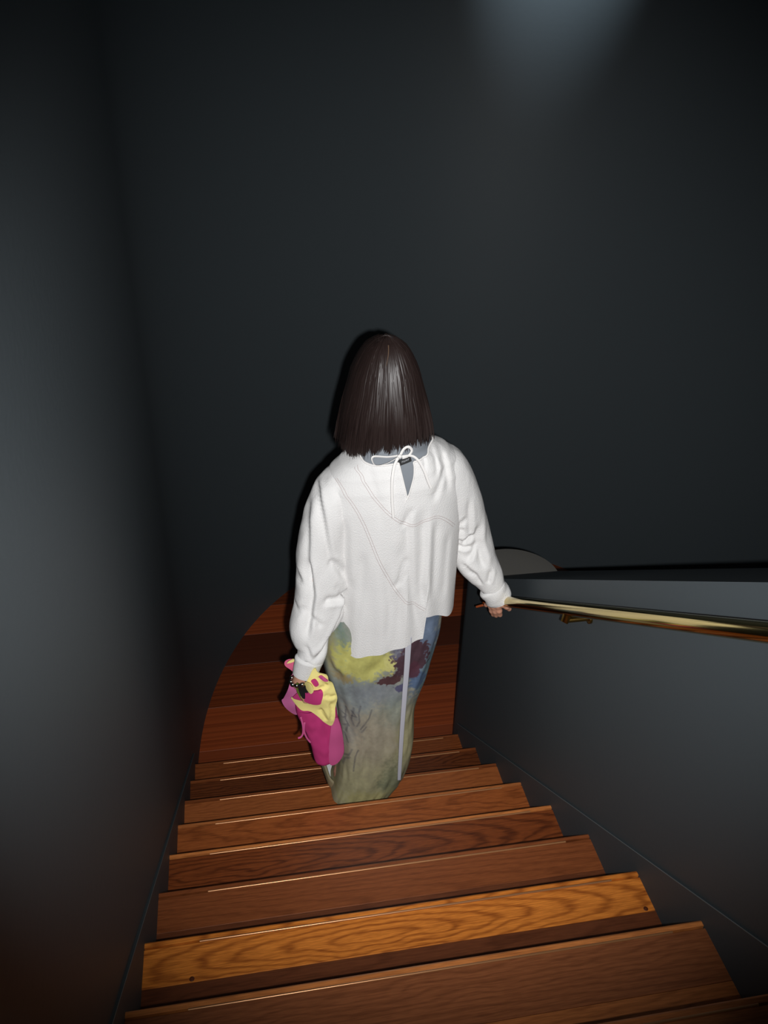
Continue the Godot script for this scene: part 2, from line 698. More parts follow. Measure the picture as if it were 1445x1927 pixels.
func staircase() -> void:
	var t := thing("staircase", "straight flight of varnished oak steps with pale bead lines near the nosings", "staircase", Vector3(0, 0, 0))
	t.set_meta("kind", "structure")
	# tones of [nosing, front board, rear board], and the figure of the front board
	var tone := {
		-2: ["n", "n", "n", "oak_b"], -1: ["m", "m", "m", "oak_b"],
		0: ["o", "b", "m", "oak_b"], 1: ["o", "o", "d", "oak_a"], 2: ["r", "r", "d", "oak_b"], 3: ["o", "k", "r", "oak_d"],
		4: ["m", "e", "r", "oak_c"], 5: ["r", "e", "r", "oak_b"], 6: ["r", "d", "r", "oak_d"], 7: ["r", "r", "d", "oak_c"],
	}
	var split := {0: 0.118, 1: 0.098, 2: 0.105}
	var tones := {"o": Color(1.0, 0.88, 0.72), "m": Color(0.88, 0.76, 0.64), "n": Color(0.85, 0.72, 0.6), "b": Color(0.70, 0.60, 0.56), "r": Color(0.66, 0.53, 0.45), "d": Color(0.53, 0.43, 0.40), "e": Color(0.78, 0.64, 0.53), "k": Color(0.64, 0.50, 0.42)}
	var cache := {}
	var get_wood := func(tex: String, key: String) -> StandardMaterial3D:
		var id := tex + key
		if not cache.has(id):
			cache[id] = wood(M[tex], tones[key], 0.40)
		return cache[id]
	for i in range(-2, FLIGHT):
		var y := (FLIGHT - i) * RISE
		var z := -i * RUN
		var back := z + RUN + 0.02
		var k: Array = tone[i]
		# the step: a base board under the laid boards
		var tr := put("tread", extrude(rect(z + 0.012, back, y - 0.032, y - 0.012), 0.0, WIDTH), get_wood.call("oak_b", "d"), t)
		var nose := PackedVector2Array()
		nose.append(Vector2(z + 0.0135, y - 0.034))
		for a in range(0, 7):
			var an := -PI / 2 - PI * a / 6.0
			nose.append(Vector2(z + 0.011 + cos(an) * 0.011, y - 0.023 + sin(an) * 0.011))
		nose = PackedVector2Array([Vector2(z + 0.0135, y - 0.034), Vector2(z + 0.008, y - 0.034), Vector2(z + 0.003, y - 0.031), Vector2(z, y - 0.025), Vector2(z, y - 0.007), Vector2(z + 0.0015, y - 0.0025), Vector2(z + 0.005, y), Vector2(z + 0.0135, y)])
		put("nosing", extrude(nose, 0.0, WIDTH, z - 0.06 - 0.02 * i, 0.167), get_wood.call("oak_b" if k[0] != "o" or i != 1 else "oak_a", k[0]), tr)
		var s := Soup.new()
		tube(s, PackedVector3Array([Vector3(0.11 + 0.004 * (i % 3), y - 0.0005, z + 0.0158), Vector3(0.5, y - 0.0005, z + 0.0158), Vector3(WIDTH - 0.07, y - 0.0005, z + 0.0158)]), 0.0026, 12)
		put("bead_line", mesh_of(s), M.bead, tr)
		var cut: float = z + split.get(i, 0.12)
		put("plank", extrude(rect(z + 0.018, cut - 0.0004, y - 0.02, y, 0.0008), 0.0, WIDTH, z + 0.058 - 0.0835 if i == 1 else z - 0.03 * (i + 3), 0.167), get_wood.call(k[3], k[1]), tr)
		put("plank", extrude(rect(cut + 0.0004, back, y - 0.02, y, 0.0008), 0.0, WIDTH, z + 0.02 * i, 0.167), get_wood.call("oak_b", k[2]), tr)
		if i == 1:
			for px in [0.0995, 1.0456]:
				s = Soup.new()
				var rows := []
				for q in [[0.0005, 0.0006], [0.0035, 0.0006], [0.005, 0.0003], [0.0054, -0.002]]:
					rows.append(ring(Vector3(px, y + q[1], z + 0.0911), Vector3.RIGHT, Vector3.BACK, q[0], q[0], 16))
				grid(s, rows, true, Vector3.UP)
				put("wood_plug", mesh_of(s), M.plug, tr)
		put("riser", extrude(rect(z + 0.02, z + 0.038, y - RISE, y - 0.03), 0.0, WIDTH), get_wood.call("oak_b", "d"), t)
	offset = Vector3.ZERO
	var y2 := (FLIGHT + 2) * RISE
	structure("floor_upper", extrude(rect(2.0 * RUN + RUN + 0.02, 2.45, y2 - 0.15, y2), 0.0, WIDTH), get_wood.call("oak_b", "n"), "wooden floor at the head of the stairs where the photographer stands", "floor")
	# the skirting boards run up both walls with the steps
	for side in 2:
		var x0 := 0.0 if side == 0 else WIDTH - 0.005
		var x1 := 0.005 if side == 0 else WIDTH
		var zt := 2.0 * RUN
		var zb := -1.56
		var n0 := FLIGHT * RISE
		var up := 0.052
		var p := PackedVector2Array([Vector2(zt, n0 + zt * PITCH - 0.35), Vector2(zt, n0 + zt * PITCH + up), Vector2(zb, n0 + zb * PITCH + up), Vector2(zb, maxf(0.0, n0 + zb * PITCH - 0.16))])
		structure("baseboard_left" if side == 0 else "baseboard_right", extrude(p, x0, x1), M.skirt, "thin dark grey skirting board rising with the steps on the left wall" if side == 0 else "thin dark grey skirting board rising with the steps below the parapet", "baseboard")
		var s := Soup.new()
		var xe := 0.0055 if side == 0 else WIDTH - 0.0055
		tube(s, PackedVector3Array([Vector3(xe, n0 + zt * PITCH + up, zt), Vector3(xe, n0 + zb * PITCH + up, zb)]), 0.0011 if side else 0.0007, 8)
		put("edge_highlight_line", mesh_of(s), M.edge_highlight, get_child(get_child_count() - 1))  # the pale tube stands for the highlight along the top edge


func landing() -> void:
	offset = Vector3.ZERO
	var base := structure("floor", extrude(rect(-3.3, 2.45, -0.2, -0.018), -0.1, FAR_X + 0.1), M.skirt, "half round landing of dark oak boards at the foot of the stairs", "floor")
	var tones := [Color(0.66, 0.46, 0.38), Color(0.74, 0.52, 0.42), Color(0.62, 0.44, 0.36), Color(0.40, 0.28, 0.25), Color(0.74, 0.52, 0.42), Color(0.55, 0.4, 0.33), Color(0.62, 0.44, 0.36), Color(0.5, 0.36, 0.3)]
	var mats := []
	for k in tones.size():
		mats.append(wood(M[["oak_b", "oak_c", "oak_d"][k % 3]], tones[k], 0.45))
	var zs := [-1.515, -1.75, -2.0, -2.266, -2.48, -2.70, -2.92, -3.14]
	for k in zs.size() - 1:
		var za: float = zs[k]
		var zb: float = zs[k + 1]
		var zz := clampf((za - ARC_C) / ARC_Z, -1.0, 0.0)
		var half := ARC_X * sqrt(maxf(0.0, 1.0 - zz * zz)) + 0.05
		put("plank", extrude(rect(zb + 0.0006, za - 0.0006, -0.018, 0.0, 0.0004), ARC_X - half, ARC_X + half, zb, 0.24), mats[k], base)
	for k in 16:
		var za := -1.515 + 0.24 * k
		put("plank", extrude(rect(za + 0.0006, za + 0.2394, -0.018, 0.0, 0.0012), WIDTH + 0.34, FAR_X, za, 0.24), mats[(k * 3) % 8], base)


func handrail() -> void:
	var x := 1.009
	var at := func(z: float) -> Vector3: return Vector3(x, 1.255 + (z + 1.029) * 0.7246, z)
	var t := thing("handrail", "polished brass tube handrail sloping down along the parapet wall", "handrail", at.call(-0.4))
	var s := Soup.new()
	var pts := [at.call(1.0), at.call(0.4), at.call(-0.2), at.call(-0.8), at.call(-1.2), at.call(-1.22)]
	tube(s, smooth_path(pts, 10), 0.0165, 28)
	put("rail", mesh_of(s), M.brass, t)
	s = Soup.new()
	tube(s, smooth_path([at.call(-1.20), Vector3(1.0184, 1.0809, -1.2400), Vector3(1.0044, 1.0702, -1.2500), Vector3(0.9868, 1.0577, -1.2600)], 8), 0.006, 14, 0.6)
	put("lit_rail_end", mesh_of(s), M.lit_brass, t)  # tip of the brass rail, its lit edge painted as orange
	for z in [-0.655, 0.62]:
		var p: Vector3 = at.call(z)
		s = Soup.new()
		# a square stem under the tube, an arm to the wall and a round rose
		tube(s, PackedVector3Array([p + Vector3(0, -0.010, 0), p + Vector3(-0.003, -0.036, 0)]), 0.0125, 4)
		tube(s, PackedVector3Array([p + Vector3(-0.006, -0.034, 0), p + Vector3(0.03, -0.034, 0), p + Vector3(0.06, -0.034, 0)]), 0.0068, 14)
		var b := put("bracket", mesh_of(s), M.bronze, t)
		s = Soup.new()
		tube(s, PackedVector3Array([p + Vector3(0.054, -0.034, 0), p + Vector3(0.06, -0.034, 0)]), 0.014, 24)
		put("rose", mesh_of(s), M.bronze, b)


# ------------------------------------------------------------------ the person

# the white blouse: half widths, half depths and centres at heights, top first
const BY := [1.752, 1.742, 1.725, 1.70, 1.66, 1.60, 1.50, 1.35, 1.20, 1.08]
const BRX := [0.100, 0.116, 0.146, 0.172, 0.188, 0.190, 0.181, 0.172, 0.176, 0.180]
const BRZ := [0.078, 0.082, 0.090, 0.099, 0.108, 0.113, 0.112, 0.110, 0.114, 0.118]
const BCX := [0.664, 0.664, 0.664, 0.664, 0.666, 0.668, 0.676, 0.684, 0.680, 0.674]
const BCZ := [-1.118, -1.118, -1.119, -1.12, -1.12, -1.12, -1.115, -1.108, -1.105, -1.10]
var BLOUSE_FOLDS := []
var SLEEVE_FOLDS := []


func neg(y: float) -> float:
	return -y


func prof(vals: Array, y: float) -> float:
	if y >= BY[0]:
		return vals[0]
	for k in BY.size() - 1:
		if y >= BY[k + 1]:
			return lerpf(vals[k], vals[k + 1], smoothstep(0.0, 1.0, (BY[k] - y) / (BY[k] - BY[k + 1])) * 0.35 + 0.65 * (BY[k] - y) / (BY[k] - BY[k + 1]))
	return vals[-1]


func torso_at(a: float, y: float, slack: float, with_folds := true) -> Vector3:
	var rx := prof(BRX, y) + slack
	var rz := prof(BRZ, y) + slack
	var sn := sin(a)
	var p := Vector3(prof(BCX, y) + rx * cos(a), y, prof(BCZ, y) + rz * signf(sn) * pow(absf(sn), 0.8))
	var tilt := 0.11 * (p.x - 0.664) * smoothstep(1.45, 1.70, y)
	if with_folds and sn > 0.0:
		p.z += maxf(folds(Vector2(p.x, y), BLOUSE_FOLDS), -0.0085) * smoothstep(0.0, 0.35, sn)
		# soft pleats that open towards the hem
		var low := smoothstep(1.62, 1.15, y)
		p.z += low * 0.0035 * sin(p.x * 95.0 + 1.3 * sin(y * 9.0)) * smoothstep(0.0, 0.4, sn)
	elif with_folds:
		p.z += smoothstep(1.6, 1.15, y) * 0.004 * sin(p.x * 80.0) * smoothstep(0.0, 0.4, -sn)
	p.y += tilt
	return p


# a point on the back of the blouse over x, y
func on_back(q: Vector2, lift: float) -> Vector3:
	var a := acos(clampf((q.x - prof(BCX, q.y)) / prof(BRX, q.y), -0.98, 0.98))
	var p := torso_at(a, q.y - 0.11 * (q.x - 0.664) * smoothstep(1.45, 1.70, q.y), 0.0)
	var n := Vector3(cos(a) * 0.5, 0.0, 1.0).normalized()
	return p + n * lift


func hem_at(x: float, back: bool) -> float:
	if not back:
		return 1.16
	return table([0.49, 0.505, 0.52, 0.535, 0.56, 0.627, 0.69, 0.748], [1.165, 1.142, 1.127, 1.119, 1.117, 1.138, 1.158, 1.178], x) if x < 0.7485 else table([0.749, 0.775, 0.80, 0.83, 0.853, 0.87], [1.252, 1.247, 1.236, 1.222, 1.226, 1.25], x)


func person() -> void:
	var t := thing("person", "woman seen from behind in white blouse and painted wide trousers walking down the stairs", "person", PERSON)
	body(t)
	blouse(t)
	trousers(t)
	shoes(t)
	hair(t)
	bracelet(t)


func finger(prims: Array, pts: Array, r0: float, r1: float) -> void:
	var n := pts.size() - 1
	for k in n:
		prims.append([pts[k], pts[k + 1], lerpf(r0, r1, float(k) / n), lerpf(r0, r1, float(k + 1) / n)])


func body(t: Node3D) -> void:
	var s := Soup.new()
	var el := Vector3(0.448, 1.36, -1.085)
	var wl := Vector3(0.3939, 1.0794, -1.0000)
	var er := Vector3(0.905, 1.43, -1.135)
	var wr := Vector3(0.9838, 1.2597, -1.0650)
	var prims := [
		[Vector3(0.625, 1.22, -1.115), Vector3(0.71, 1.22, -1.115), 0.08, 0.08], [Vector3(0.668, 1.27, -1.11), Vector3(0.668, 1.40, -1.112), 0.082, 0.08],
		[Vector3(0.645, 1.42, -1.112), Vector3(0.625, 1.58, -1.12), 0.078, 0.085], [Vector3(0.69, 1.42, -1.112), Vector3(0.71, 1.58, -1.12), 0.078, 0.085],
		[Vector3(0.56, 1.655, -1.125), Vector3(0.77, 1.655, -1.125), 0.052, 0.052], [Vector3(0.664, 1.66, -1.125), Vector3(0.655, 1.83, -1.145), 0.056, 0.047],
		[Vector3(0.54, 1.648, -1.122), el, 0.046, 0.034], [el, Vector3(0.4165, 1.1412, -1.0300), 0.034, 0.025], [Vector3(0.4165, 1.1412, -1.0300), wl, 0.025, 0.022],
		[Vector3(0.79, 1.648, -1.122), er, 0.046, 0.034], [er, wr, 0.034, 0.023],
		[Vector3(0.705, 1.19, -1.11), Vector3(0.672, 0.86, -1.10), 0.078, 0.048], [Vector3(0.672, 0.86, -1.10), Vector3(0.652, 0.56, -1.085), 0.048, 0.033],
		[Vector3(0.62, 1.19, -1.11), Vector3(0.575, 0.82, -1.15), 0.08, 0.052], [Vector3(0.575, 0.82, -1.15), Vector3(0.536, 0.56, -1.10), 0.052, 0.033],
		[Vector3(0.652, 0.54, -1.07), Vector3(0.652, 0.525, -1.06), 0.034, 0.03], [Vector3(0.652, 0.53, -1.08), Vector3(0.655, 0.512, -1.235), 0.033, 0.024],
		[Vector3(0.536, 0.54, -1.08), Vector3(0.536, 0.525, -1.07), 0.033, 0.028], [Vector3(0.536, 0.53, -1.09), Vector3(0.525, 0.512, -1.235), 0.032, 0.024],
	]
	nets(s, prims, Vector3(0.34, 0.30, -1.44), Vector3(1.06, 1.90, -0.92), 0.012, 0.03)
	# the head, turned to the landing
	var hc := Vector3(0.643, 1.918, -1.172)
	prims = [
		[hc + Vector3(0, 0.012, 0.005), Vector3(0.068, 0.086, 0.084)], [hc + Vector3(0, -0.045, -0.035), Vector3(0.056, 0.075, 0.055)],
		[hc + Vector3(0, -0.1, -0.055), hc + Vector3(0, -0.102, -0.066), 0.022, 0.018], [hc + Vector3(0, -0.012, -0.088), hc + Vector3(0, -0.042, -0.106), 0.007, 0.012],
		[hc + Vector3(-0.016, -0.072, -0.086), hc + Vector3(0.016, -0.072, -0.086), 0.006, 0.006], [hc + Vector3(-0.013, -0.081, -0.083), hc + Vector3(0.013, -0.081, -0.083), 0.006, 0.006],
		[hc + Vector3(-0.046, 0.014, -0.074), hc + Vector3(-0.015, 0.016, -0.085), 0.006, 0.006], [hc + Vector3(0.046, 0.014, -0.074), hc + Vector3(0.015, 0.016, -0.085), 0.006, 0.006],
		[hc + Vector3(-0.069, -0.015, 0.0), Vector3(0.008, 0.03, 0.018)], [hc + Vector3(0.069, -0.015, 0.0), Vector3(0.008, 0.03, 0.018)],
		[hc + Vector3(0.004, -0.07, 0.015), Vector3(0.655, 1.80, -1.142), 0.052, 0.047],
	]
	nets(s, prims, hc - Vector3(0.1, 0.14, 0.13), hc + Vector3(0.1, 0.13, 0.12), 0.0045, 0.012)
	# the left hand closed on the bag
	var h := wl
	prims = [[h, h + Vector3(-0.004, -0.03, 0.0), 0.023, 0.024], [h + Vector3(-0.010, -0.035, -0.014), h + Vector3(-0.006, -0.060, -0.016), 0.017, 0.014], [h + Vector3(0.004, -0.035, 0.012), h + Vector3(0.003, -0.060, 0.014), 0.017, 0.014]]
	for k in 4:
		var f := k / 3.0
		var p := h + Vector3(-0.006 + 0.004 * f, -0.062 + 0.006 * absf(f - 0.4), lerpf(-0.026, 0.024, f))
		finger(prims, [p, p + Vector3(0.008, -0.020, 0.0), p + Vector3(0.024, -0.027, 0.0), p + Vector3(0.032, -0.014, 0.0)], 0.0088 - 0.001 * f, 0.0072 - 0.001 * f)
	finger(prims, [h + Vector3(0.004, -0.035, -0.018), h + Vector3(0.020, -0.052, -0.026), h + Vector3(0.030, -0.066, -0.018)], 0.0105, 0.008)
	nets(s, prims, h - Vector3(0.06, 0.15, 0.06), h + Vector3(0.07, 0.03, 0.06), 0.0032, 0.006)
	# the right hand resting on the rail, fingers over its near side
	h = wr
	prims = [[h, h + Vector3(0.004, -0.03, -0.012), 0.022, 0.022]]
	var rail := Vector3(1.009, 0, 0)
	var knuckle := [Vector3(0.9996, 1.2246, -1.0620), Vector3(0.9884, 1.2135, -1.0700), Vector3(0.9807, 1.2045, -1.0800), Vector3(0.9768, 1.1955, -1.0920)]
	var mid := [Vector3(1.0116, 1.2148, -1.0600), Vector3(0.9938, 1.1927, -1.0700), Vector3(0.9861, 1.1836, -1.0800), Vector3(0.9803, 1.1767, -1.0920)]
	var tip := [Vector3(1.0234, 1.1987, -1.0660), Vector3(1.0020, 1.1691, -1.0780), Vector3(0.9942, 1.1598, -1.0880), Vector3(0.9874, 1.1567, -1.0980)]
	for k in 4:
		prims.append([h + Vector3(0.0, -0.02, -0.01), knuckle[k], 0.017, 0.0115])
		finger(prims, [knuckle[k], mid[k], tip[k]], 0.0098, 0.0075)
	finger(prims, [h + Vector3(0.006, -0.018, -0.016), Vector3(0.9861, 1.2085, -1.1000), Vector3(0.9734, 1.1701, -1.1300)], 0.012, 0.008)
	nets(s, prims, Vector3(0.90, 1.11, -1.20), Vector3(1.06, 1.33, -0.98), 0.0032, 0.006)
	put("body", mesh_of(s), M.skin, t)
	# eyes
	for sd in [-1.0, 1.0]:
		s = Soup.new()
		sphere(s, hc + Vector3(0.03 * sd, -0.002, -0.0765), Vector3(0.011, 0.008, 0.009), 8, 12)
		put("eye", mesh_of(s), M.insole, t)
		s = Soup.new()
		sphere(s, hc + Vector3(0.03 * sd, -0.002, -0.0835), Vector3(0.0045, 0.0045, 0.003), 6, 10)
		put("iris", mesh_of(s), M.black, t)


func blouse(t: Node3D) -> void:
	BLOUSE_FOLDS = [
		[0.0063, 0.0100, 0.80, [Vector2(0.6830, 1.6249), Vector2(0.6922, 1.4810), Vector2(0.7077, 1.3353), Vector2(0.7360, 1.1976)]],
		[0.0075, 0.0120, 0.90, [Vector2(0.7289, 1.6130), Vector2(0.7364, 1.4769), Vector2(0.7347, 1.3695), Vector2(0.7474, 1.2743)]],
		[0.0050, 0.0100, -0.60, [Vector2(0.7631, 1.5687), Vector2(0.7652, 1.4388), Vector2(0.7649, 1.2914)]],
		[0.0050, 0.0120, 0.80, [Vector2(0.6718, 1.5174), Vector2(0.6790, 1.3753), Vector2(0.6773, 1.1848)]],
		[0.0050, 0.0120, 0.70, [Vector2(0.5764, 1.4833), Vector2(0.5683, 1.3503), Vector2(0.5539, 1.1801)]],
		[0.0037, 0.0100, 0.60, [Vector2(0.6321, 1.4517), Vector2(0.6470, 1.3045), Vector2(0.6408, 1.1593)]],
		[0.0037, 0.0080, 0.60, [Vector2(0.6864, 1.4108), Vector2(0.6699, 1.3799), Vector2(0.6527, 1.3597)]],
		[0.0037, 0.0080, -0.50, [Vector2(0.6857, 1.4642), Vector2(0.6757, 1.4208), Vector2(0.6752, 1.3573)]],
		[0.0075, 0.0090, 0.80, [Vector2(0.7717, 1.7831), Vector2(0.7857, 1.7207), Vector2(0.8025, 1.6234)]],
		[0.0050, 0.0080, 0.80, [Vector2(0.7491, 1.7921), Vector2(0.7580, 1.7381), Vector2(0.7564, 1.6755)]],
		[0.0037, 0.0070, 0.60, [Vector2(0.7194, 1.7865), Vector2(0.7150, 1.7412), Vector2(0.7129, 1.7025)]],
		[0.0050, 0.0100, 0.60, [Vector2(0.7873, 1.6970), Vector2(0.7688, 1.6585), Vector2(0.7576, 1.6107)]],
		[0.0050, 0.0100, 0.70, [Vector2(0.5258, 1.5889), Vector2(0.5279, 1.4619), Vector2(0.5315, 1.3451)]],
		[0.0037, 0.0080, 0.60, [Vector2(0.7004, 1.6153), Vector2(0.6852, 1.5753), Vector2(0.6675, 1.5551)]],
		[0.0025, 0.0100, 0.50, [Vector2(0.5853, 1.7502), Vector2(0.6034, 1.6713), Vector2(0.6176, 1.5561)]],
		[0.0037, 0.0100, 0.50, [Vector2(0.8070, 1.5224), Vector2(0.8038, 1.3990), Vector2(0.8053, 1.2869)]],
		[0.0037, 0.0120, 0.60, [Vector2(0.5458, 1.3891), Vector2(0.5379, 1.2790), Vector2(0.5358, 1.1464)]],
	]
	SLEEVE_FOLDS = [
		[0.0080, 0.0080, 0.90, [Vector2(0.4552, 1.7426), Vector2(0.4558, 1.6884), Vector2(0.4579, 1.6326), Vector2(0.4695, 1.5494), Vector2(0.4803, 1.4802), Vector2(0.4914, 1.3995)]],
		[0.0060, 0.0070, 0.90, [Vector2(0.4400, 1.6341), Vector2(0.4278, 1.5697), Vector2(0.4248, 1.4854), Vector2(0.4218, 1.4066), Vector2(0.4267, 1.3608)]],
		[0.0050, 0.0100, 0.80, [Vector2(0.5007, 1.6693), Vector2(0.5201, 1.6277), Vector2(0.5273, 1.5695)]],
		[0.0130, 0.0090, 0.90, [Vector2(0.4255, 1.4505), Vector2(0.4276, 1.4060), Vector2(0.4323, 1.3419), Vector2(0.4189, 1.2588), Vector2(0.4119, 1.2112)]],
		[0.0120, 0.0080, 0.90, [Vector2(0.5838, 1.3256), Vector2(0.5329, 1.3199), Vector2(0.5090, 1.3168), Vector2(0.4763, 1.3223), Vector2(0.4614, 1.3127)]],
		[0.0140, 0.0090, -0.90, [Vector2(0.5563, 1.3747), Vector2(0.5314, 1.3125), Vector2(0.5135, 1.2614), Vector2(0.4861, 1.2122), Vector2(0.4538, 1.1706), Vector2(0.4075, 1.1484)]],
		[0.0090, 0.0080, 0.90, [Vector2(0.4830, 1.4537), Vector2(0.5003, 1.4362), Vector2(0.5192, 1.4057), Vector2(0.5386, 1.3674)]],
		[0.0050, 0.0070, 0.70, [Vector2(0.4972, 1.3717), Vector2(0.5164, 1.3366), Vector2(0.5329, 1.3199)]],
		[0.0050, 0.0070, 0.80, [Vector2(0.4239, 1.2868), Vector2(0.4400, 1.2697), Vector2(0.4577, 1.2485)]],
		[0.0040, 0.0060, 0.70, [Vector2(0.4072, 1.2020), Vector2(0.4157, 1.1753), Vector2(0.4229, 1.1545)]],
		[0.0050, 0.0060, 0.80, [Vector2(0.3984, 1.1495), Vector2(0.4164, 1.1352), Vector2(0.4314, 1.1129)]],
		[0.0050, 0.0080, 0.80, [Vector2(0.3830, 1.4105), Vector2(0.3955, 1.3913), Vector2(0.4064, 1.3630)]],
		[0.0040, 0.0080, 0.70, [Vector2(0.3726, 1.3019), Vector2(0.3899, 1.2906), Vector2(0.4124, 1.3069)]],
		[0.0060, 0.0070, 0.90, [Vector2(0.8652, 1.6084), Vector2(0.8748, 1.5312), Vector2(0.8824, 1.4781), Vector2(0.8725, 1.4523)]],
		[0.0100, 0.0100, 0.90, [Vector2(0.9036, 1.5114), Vector2(0.9070, 1.4580), Vector2(0.9215, 1.4023), Vector2(0.9313, 1.3643)]],
		[0.0060, 0.0060, 0.90, [Vector2(0.8361, 1.5103), Vector2(0.8501, 1.5230), Vector2(0.8635, 1.5408)]],
		[0.0050, 0.0060, 0.90, [Vector2(0.8375, 1.4927), Vector2(0.8535, 1.4983), Vector2(0.8644, 1.4938)]],
		[0.0070, 0.0060, 0.90, [Vector2(0.8553, 1.4395), Vector2(0.8732, 1.4611), Vector2(0.8931, 1.4771)]],
		[0.0070, 0.0060, 0.90, [Vector2(0.8372, 1.4574), Vector2(0.8616, 1.4551), Vector2(0.8818, 1.4675), Vector2(0.9020, 1.4798)]],
		[0.0070, 0.0060, -0.90, [Vector2(0.8406, 1.4319), Vector2(0.8669, 1.4276), Vector2(0.8908, 1.4344)]],
		[0.0070, 0.0080, 0.90, [Vector2(0.9017, 1.4496), Vector2(0.8910, 1.4144), Vector2(0.8732, 1.3886)]],
		[0.0060, 0.0060, 0.90, [Vector2(0.8724, 1.3609), Vector2(0.9050, 1.3444), Vector2(0.9272, 1.3080)]],
		[0.0060, 0.0060, 0.90, [Vector2(0.9503, 1.3624), Vector2(0.9452, 1.3346), Vector2(0.9423, 1.3159)]],
		[0.0050, 0.0060, 0.90, [Vector2(0.8631, 1.3804), Vector2(0.8878, 1.3631), Vector2(0.9125, 1.3474)]],
	]
	# the grey shirt under it
	var s := Soup.new()
	var rows := []
	for q in [[1.800, 0.056, 0.056, -1.128, 0.660], [1.795, 0.062, 0.060, -1.127, 0.660], [1.775, 0.074, 0.066, -1.123, 0.662], [1.755, 0.088, 0.072, -1.12, 0.664]]:
		var row := PackedVector3Array()
		for k in 64:
			var a := TAU * k / 64
			row.append(Vector3(q[4] + cos(a) * q[1], q[0] - 0.012 * sin(a) * float(q[0] > 1.77), q[3] + sin(a) * q[2]))
		rows.append(row)
	for y in [1.742, 1.725, 1.70, 1.66, 1.60, 1.5, 1.4, 1.3]:
		var row := PackedVector3Array()
		for k in 64:
			row.append(torso_at(TAU * k / 64, y, -0.010 if y > 1.62 else -0.022, false))
		rows.append(row)
	grid(s, rows, true)
	var tee := put("grey_shirt", mesh_of(s), M.tee, t)
	tee.set_meta("label", "grey shirt showing at the neck and keyhole")
	# its black neck label with a line of pale thread
	s = Soup.new()
	rows = []
	for q in [[Vector2(0.6572, 1.7418), Vector2(0.6927, 1.7486)], [Vector2(0.6591, 1.7270), Vector2(0.6962, 1.7337)]]:
		var row := PackedVector3Array()
		for k in 7:
			var u: Vector2 = q[0].lerp(q[1], k / 6.0)
			row.append(tee_back(u, 0.0012))
		rows.append(row)
	grid(s, rows, false, Vector3.BACK, 0.0006)
	var lab := put("neck_label", mesh_of(s), M.black, tee)
	s = Soup.new()
	var la := Vector2(0.6581, 1.7340)
	var lb := Vector2(0.6944, 1.7408)
	for k in 7:                              # the woven word: seven upright letters too small to read
		var c: Vector2 = la.lerp(lb, 0.34 + 0.46 * k / 6.0)
		var hgt := 0.0042
		tube(s, PackedVector3Array([tee_back(c + Vector2(0, hgt * 0.5), 0.0014), tee_back(c - Vector2(0, hgt * 0.5), 0.0014)]), 0.0005, 5)
		if k % 2 == 0:
			tube(s, PackedVector3Array([tee_back(c + Vector2(0.0002, hgt * (0.4 - 0.4 * (k % 3))), 0.0014), tee_back(c + Vector2(0.002, hgt * (0.4 - 0.4 * (k % 3))), 0.0014)]), 0.0005, 5)
	put("label_thread", mesh_of(s), M.thread, lab)

	# body of the blouse, open along the keyhole at the back
	s = Soup.new()
	rows = []
	var ys := 1.642
	var slit_x := 0.680
	var a0 := acos((slit_x - 0.668) / 0.19)
	var nr := 120
	var nc := 216
	for r in nr + 1:
		var u := float(r) / nr
		var row := PackedVector3Array()
		for c in nc + 1:
			var a := a0 - TAU * c / nc
			var back := sin(a) > 0.0
			var x0 := prof(BCX, 1.15) + prof(BRX, 1.15) * cos(a)
			var top := 1.754 - 0.016 * smoothstep(0.3, 1.0, sin(a)) + 0.004 * cos(a)
			var hem := lerpf(1.16, hem_at(x0, true), smoothstep(-0.25, 0.1, sin(a)))
			var y := lerpf(top, 1.64, u / 0.3) if u < 0.3 else lerpf(1.64, hem, (u - 0.3) / 0.7)
			var p := torso_at(a, y, 0.0)
			# the keyhole
			if back and y > ys:
				var w := clampf((y - ys) / (1.757 - ys), 0.0, 1.0)
				var c0 := minf(c, nc - c) / 26.0
				var left := c > nc / 2
				var edge := (0.6560 - 0.6825) * w if left else table([0.0, 0.12, 0.3, 0.5, 0.72, 0.9, 1.0], [0.0, 0.004, 0.010, 0.016, 0.018, 0.015, 0.011], w)
				var base := prof(BCX, y) + prof(BRX, y) * cos(a0)
				var want := 0.6825 + edge
				p.x += (want - base) * maxf(0.0, 1.0 - c0)
			elif back and c == 0 or c == nc:
				pass
			row.append(p)
		rows.append(row)
	grid(s, rows, false, Vector3.ZERO, 0.0012)
	var bl := put("blouse", mesh_of(s), M.blouse, t)
	bl.set_meta("label", "white cropped blouse with keyhole back and slanting hem")

	# double rows of stitching that wander over the back
	for line in [[Vector3(0.5383, 1.7198, 0.0), Vector3(0.5638, 1.6961, 0.0), Vector3(0.5963, 1.6487, 0.0), Vector3(0.6302, 1.6080, 0.0), Vector3(0.6623, 1.5790, 0.0), Vector3(0.6856, 1.5653, 0.0), Vector3(0.7172, 1.5642, 0.0), Vector3(0.7482, 1.5766, 0.0), Vector3(0.7742, 1.5744, 0.0), Vector3(0.8018, 1.5536, 0.0), Vector3(0.8242, 1.5277, 0.0)], [Vector3(0.4984, 1.6818, 0.0), Vector3(0.5228, 1.6516, 0.0), Vector3(0.5454, 1.6205, 0.0), Vector3(0.5678, 1.5771, 0.0), Vector3(0.5856, 1.5287, 0.0), Vector3(0.6085, 1.4628, 0.0), Vector3(0.6334, 1.4071, 0.0), Vector3(0.6603, 1.3552, 0.0), Vector3(0.6874, 1.3170, 0.0), Vector3(0.7154, 1.3007, 0.0), Vector3(0.7472, 1.2781, 0.0)]]:
